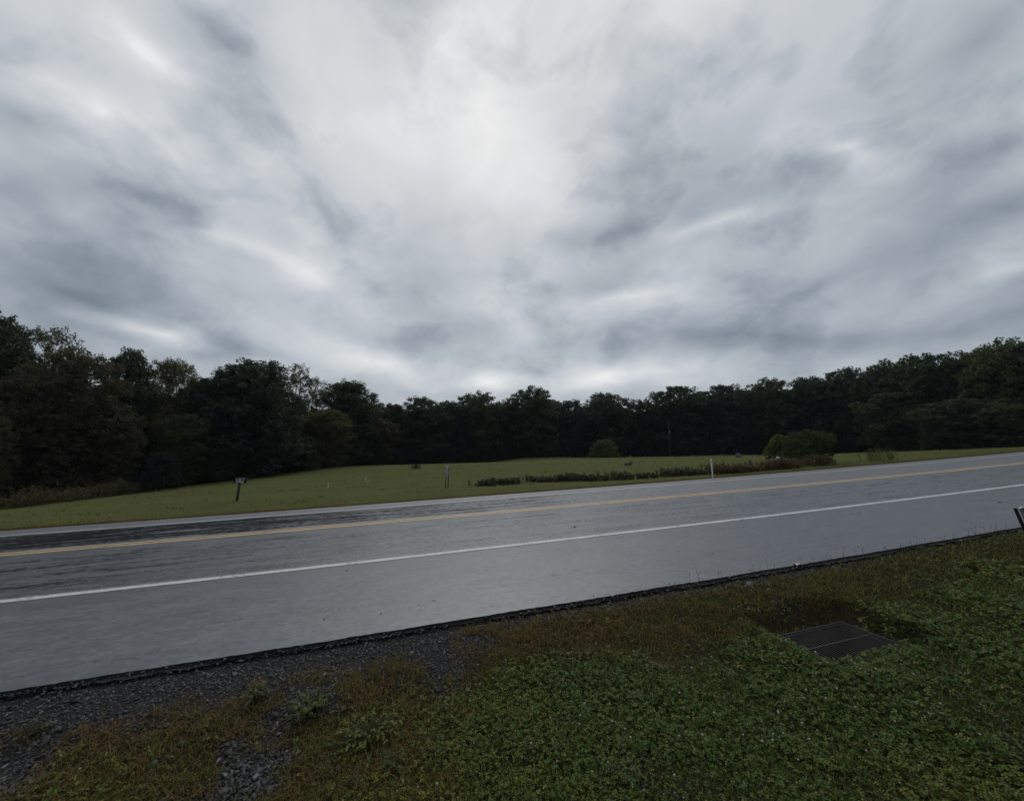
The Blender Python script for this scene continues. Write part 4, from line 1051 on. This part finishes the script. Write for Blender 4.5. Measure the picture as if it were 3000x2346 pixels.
# --- utility cabinet in the field
p = hit(2163, 1338.5); sc = p[1] / FPX
cb = tag(empty('utility_cabinet', (p[0], p[1], gz(p[0], p[1])), R(-20)), 'small grey green utility cabinet at the back of the field', 'cabinet')
w = 11 * sc
MB().box((0, 0, w * .5), (w, w * .8, w * 1.0), None, .03).build('body', M['green_box'], cb)
MB().box((0, 0, w * 1.03), (w * 1.06, w * .86, w * .07), None, .02).build('lid', M['green_box'], cb)
MB().box((0, 0, .0), (w * 1.25, w * 1.05, .16), None, .02).build('pad', M['concrete'], cb)
MB().box((w * .02, -w * .41, w * .5), (w * .8, .03, w * .8), None, .01).build('door', M['green_box'], cb)
# --- small white board by the wide bush
p = hit(2283, 1364); sc = p[1] / FPX
wb = tag(empty('white_board', (p[0], p[1], gz(p[0], p[1]))), 'small tilted white board half hidden in front of the wide field bush', 'board')
MB().box((0, 0, .5), (12 * sc, .03, 8 * sc), roty(R(14)) @ rotx(R(-12)), .006).build('panel', M['white_paint'], wb)
for sx in (-1, 1): MB().box((sx * 4 * sc, .03, .2), (.04, .04, .5), None, .004).build('leg', M['black_wood'], wb)
# --- fallen branch on the field
p = hit(1843, 1366); sc = p[1] / FPX
fb = tag(empty('fallen_branch', (p[0], p[1], gz(p[0], p[1]))), 'dark fallen branch lying on the mown field', 'branch')
r = np.random.default_rng(3)
MB().tube([(-11 * sc, 0, .12), (-4 * sc, .1, .2), (3 * sc, -.1, .16), (11 * sc, .1, .24)], [.10, .12, .10, .05], 7).build('limb', M['bark'], fb, True)
for a, b, c in ((-7, .3, 1), (2, -.3, 1.2), (8, .2, .9)): MB().tube([(a * sc, 0, .17), ((a + 2) * sc, b, .35 * c), ((a + 3) * sc, b * 2, .5 * c)], [.05, .03, .012], 5).build('twig', M['bark'], fb, True)
# --- utility pole and its wires
p = at(1963, 1327, edge_depth(1963) - 2.0); zb = gz(p[0], p[1]); top = at(1961, 1222, p[1])[2]
up = tag(empty('utility_pole', (p[0], p[1], zb)), 'grey wooden utility pole standing in front of the dark wood', 'utility pole')
h = top - zb
MB().tube([(0, 0, -.3), (0, 0, h * .5), (0, 0, h)], [.15, .135, .11], 10).build('shaft', M['pole_wood'], up, True)
MB().box((0, -.13, h - .55), (1.5, .09, .11), None, .01).build('crossarm', M['pole_wood'], up)
for sx in (-.65, 0, .65): MB().tube([(sx, -.13, h - .5), (sx, -.13, h - .42), (sx, -.13, h - .34)], [.03, .045, .02], 8).build('insulator', M['plate'], up, True)
MB().tube([(.10, -.24, h * .60), (.10, -.24, h * .60 + .5)], [.12, .12], 12).build('equipment_can', M['galv'], up, True)
def wire(a, b, sag, label):
    s = np.linspace(0, 1, 28)[:, None]; P_ = np.array(a) * (1 - s) + np.array(b) * s; P_[:, 2] -= sag * 4 * (s * (1 - s))[:, 0]
    o = MB().tube(P_, .007, 5, False).build('wire', M['pole_wood'], None, True); return tag(o, label, 'wire', 'utility wires in front of the wood')
wire(at(-420, 1250, 22), at(560, 1335, 41.5), .25, 'thin grey wire sloping down in front of the trees at the left edge')
pt = np.array([p[0], p[1] - .13, zb + h - .34])
wire(pt + (.65, 0, 0), at(3350, 1150, 44), .6, 'upper thin wire running right from the utility pole')
wire(pt + (0, 0, -.9), at(3350, 1185, 44), .6, 'lower thin wire running right from the utility pole')
# --- sign at the right edge, mostly out of the picture
a = hit(3052, 1662); zb = gz(a[0], a[1]); tl = at(2974, 1489, a[1] + .02)
sg = tag(empty('yard_sign', (a[0], a[1], zb)), 'grey yard sign in a black frame cut off by the right edge', 'sign')
topv = np.array([tl[0] - a[0], tl[1] - a[1], tl[2] - zb]); Ln = np.linalg.norm(topv); u = topv / Ln
ex_ = np.array([.93, .05, .10]); ex_ /= np.linalg.norm(ex_); Wd = .62
def bar(p0, p1, wd, name, par): return MB().tube([p0, (np.array(p0) + p1) / 2, p1], wd, 4).build(name, M['black_metal'], par)
bar(-u * .2, topv, .026, 'post', sg); bar(ex_ * Wd - u * .2, topv + ex_ * Wd, .022, 'post', sg)
nx, ny = 14, 8; V = []; nn = np.cross(ex_, u)
for j in range(ny + 1):
    for i in range(nx + 1):
        f = i / nx; g = j / ny; V.append(topv * (.42 + .56 * g) + ex_ * (.03 + (Wd - .06) * f) + nn * .02 * math.sin(f * 9 + g * 2) + u * (.012 * math.sin(f * 14) if j == ny else 0))
V = np.array(V); ii = np.arange((nx + 1) * (ny + 1)).reshape(ny + 1, nx + 1)
Qf = np.stack([ii[:-1, :-1], ii[:-1, 1:], ii[1:, 1:], ii[1:, :-1]], -1).reshape(-1, 4); k = len(V)
bd = np.r_[ii[0, :], ii[1:, -1], ii[-1, -2::-1], ii[-2:0:-1, 0]]; nb_ = np.roll(bd, -1)
build('panel', np.r_[V, V + nn * .006], [np.r_[Qf, Qf[:, ::-1] + k, np.c_[bd, nb_, nb_ + k, bd + k]]], M['sign_panel'], sg)
te = np.array(V[ii[-1]]); MB().tube(te + nn * .003 + u * .008, .013, 6).build('top_edge', M['white_paint'], sg)
# --- litter and bits on the asphalt
p = hit(2338, 1660); r = np.random.default_rng(9)
g = np.linspace(-1, 1, 7); X, Y = np.meshgrid(g, g); Z = r.uniform(0, .55, X.shape) + .35 * (1 - np.hypot(X, Y) / 1.4)
V = np.c_[X.ravel() * .05, Y.ravel() * .035, Z.ravel() * .05] + r.normal(size=(49, 3)) * .004
ii = np.arange(49).reshape(7, 7); q = np.stack([ii[:-1, :-1], ii[:-1, 1:], ii[1:, 1:], ii[1:, :-1]], -1).reshape(-1, 4)
lt = build('crumpled_paper', np.r_[V, V * (1, 1, .7) - (0, 0, .003)], [np.r_[q, q[:, ::-1] + 49]], plain('litter_paper', (.62, .50, .44), .7, 0, .35, 60))
lt.location = (p[0], p[1], p[2] + .02); tag(lt, 'small crumpled whitish litter at the near edge of the asphalt', 'litter')
def bit(px, py, size, label, seed, name='dead_leaf'):
    r = np.random.default_rng(seed); p = hit(px, py); th = np.arange(8) * math.pi / 4; rad = r.uniform(.5, 1.1, 8)
    V = np.r_[np.c_[np.cos(th) * rad, np.sin(th) * rad * .6, r.uniform(.05, .5, 8)], [[0, 0, .15]], np.c_[np.cos(th) * rad, np.sin(th) * rad * .6, r.uniform(-.05, .0, 8)], [[0, 0, 0]]] * size / 2
    T = [(j, (j + 1) % 8, 8) for j in range(8)] + [(9 + (j + 1) % 8, 9 + j, 17) for j in range(8)]; Qs = [(9 + j, 9 + (j + 1) % 8, (j + 1) % 8, j) for j in range(8)]
    o = build(name, V, [np.array(Qs), np.array(T)], M['stalk']); o.location = (p[0], p[1], p[2] + .004); o.rotation_euler = (0, 0, r.uniform(0, 6))
    return tag(o, label, 'leaf', 'dark dead leaves and bits on the asphalt')
bit(2930, 1472, .09, 'dark bit on the asphalt above the yard sign, left one', 1)
bit(2998, 1465, .09, 'dark bit on the asphalt at the very right edge', 2)
bit(1684, 1544, .09, 'dark dead leaf alone in the near lane below the yellow lines', 3)
bit(1016, 1673, .05, 'tiny dark bit on the shoulder left of the middle', 4)
bit(950, 1816, .035, 'dark bit on the shoulder close to the broken edge', 5)
bit(1116, 1798, .03, 'tiny dark bit right of the one close to the broken edge', 6)
bit(1270, 1761, .06, 'dark twig-like bit at the right end of the row of crumbs', 7)
r = np.random.default_rng(14); C = np.array([hit(1160 + r.uniform(0, 90), 1790 - i * 1.1 + r.normal() * 4) for i in range(26)])
tag(stones('asphalt_crumbs', C[:, 0], C[:, 1], C[:, 2] + .003, np.exp(r.normal(size=26) * .4) * .014, 15), kind='stuff')
print('COUNTS', N_CLOVER, N_GRASS, N_FIELD, N_STONES)


# ================================================================== AIR
hm = bpy.data.materials.new('thin_haze'); hm.use_nodes = True; ht = hm.node_tree; ht.nodes.clear()
pv = N(ht, 'ShaderNodeVolumePrincipled'); pv.inputs['Color'].default_value = (.80, .88, 1, 1); pv.inputs['Density'].default_value = .00014; pv.inputs['Anisotropy'].default_value = .3
ho = N(ht, 'ShaderNodeOutputMaterial'); ht.links.new(pv.outputs[0], ho.inputs['Volume'])
zlo, zhi = float(GZ.min()) - 1, 62.0
tag(MB().box((0, 0, (zlo + zhi) / 2), (4200, 4200, zhi - zlo)).build('haze', hm), kind='stuff')
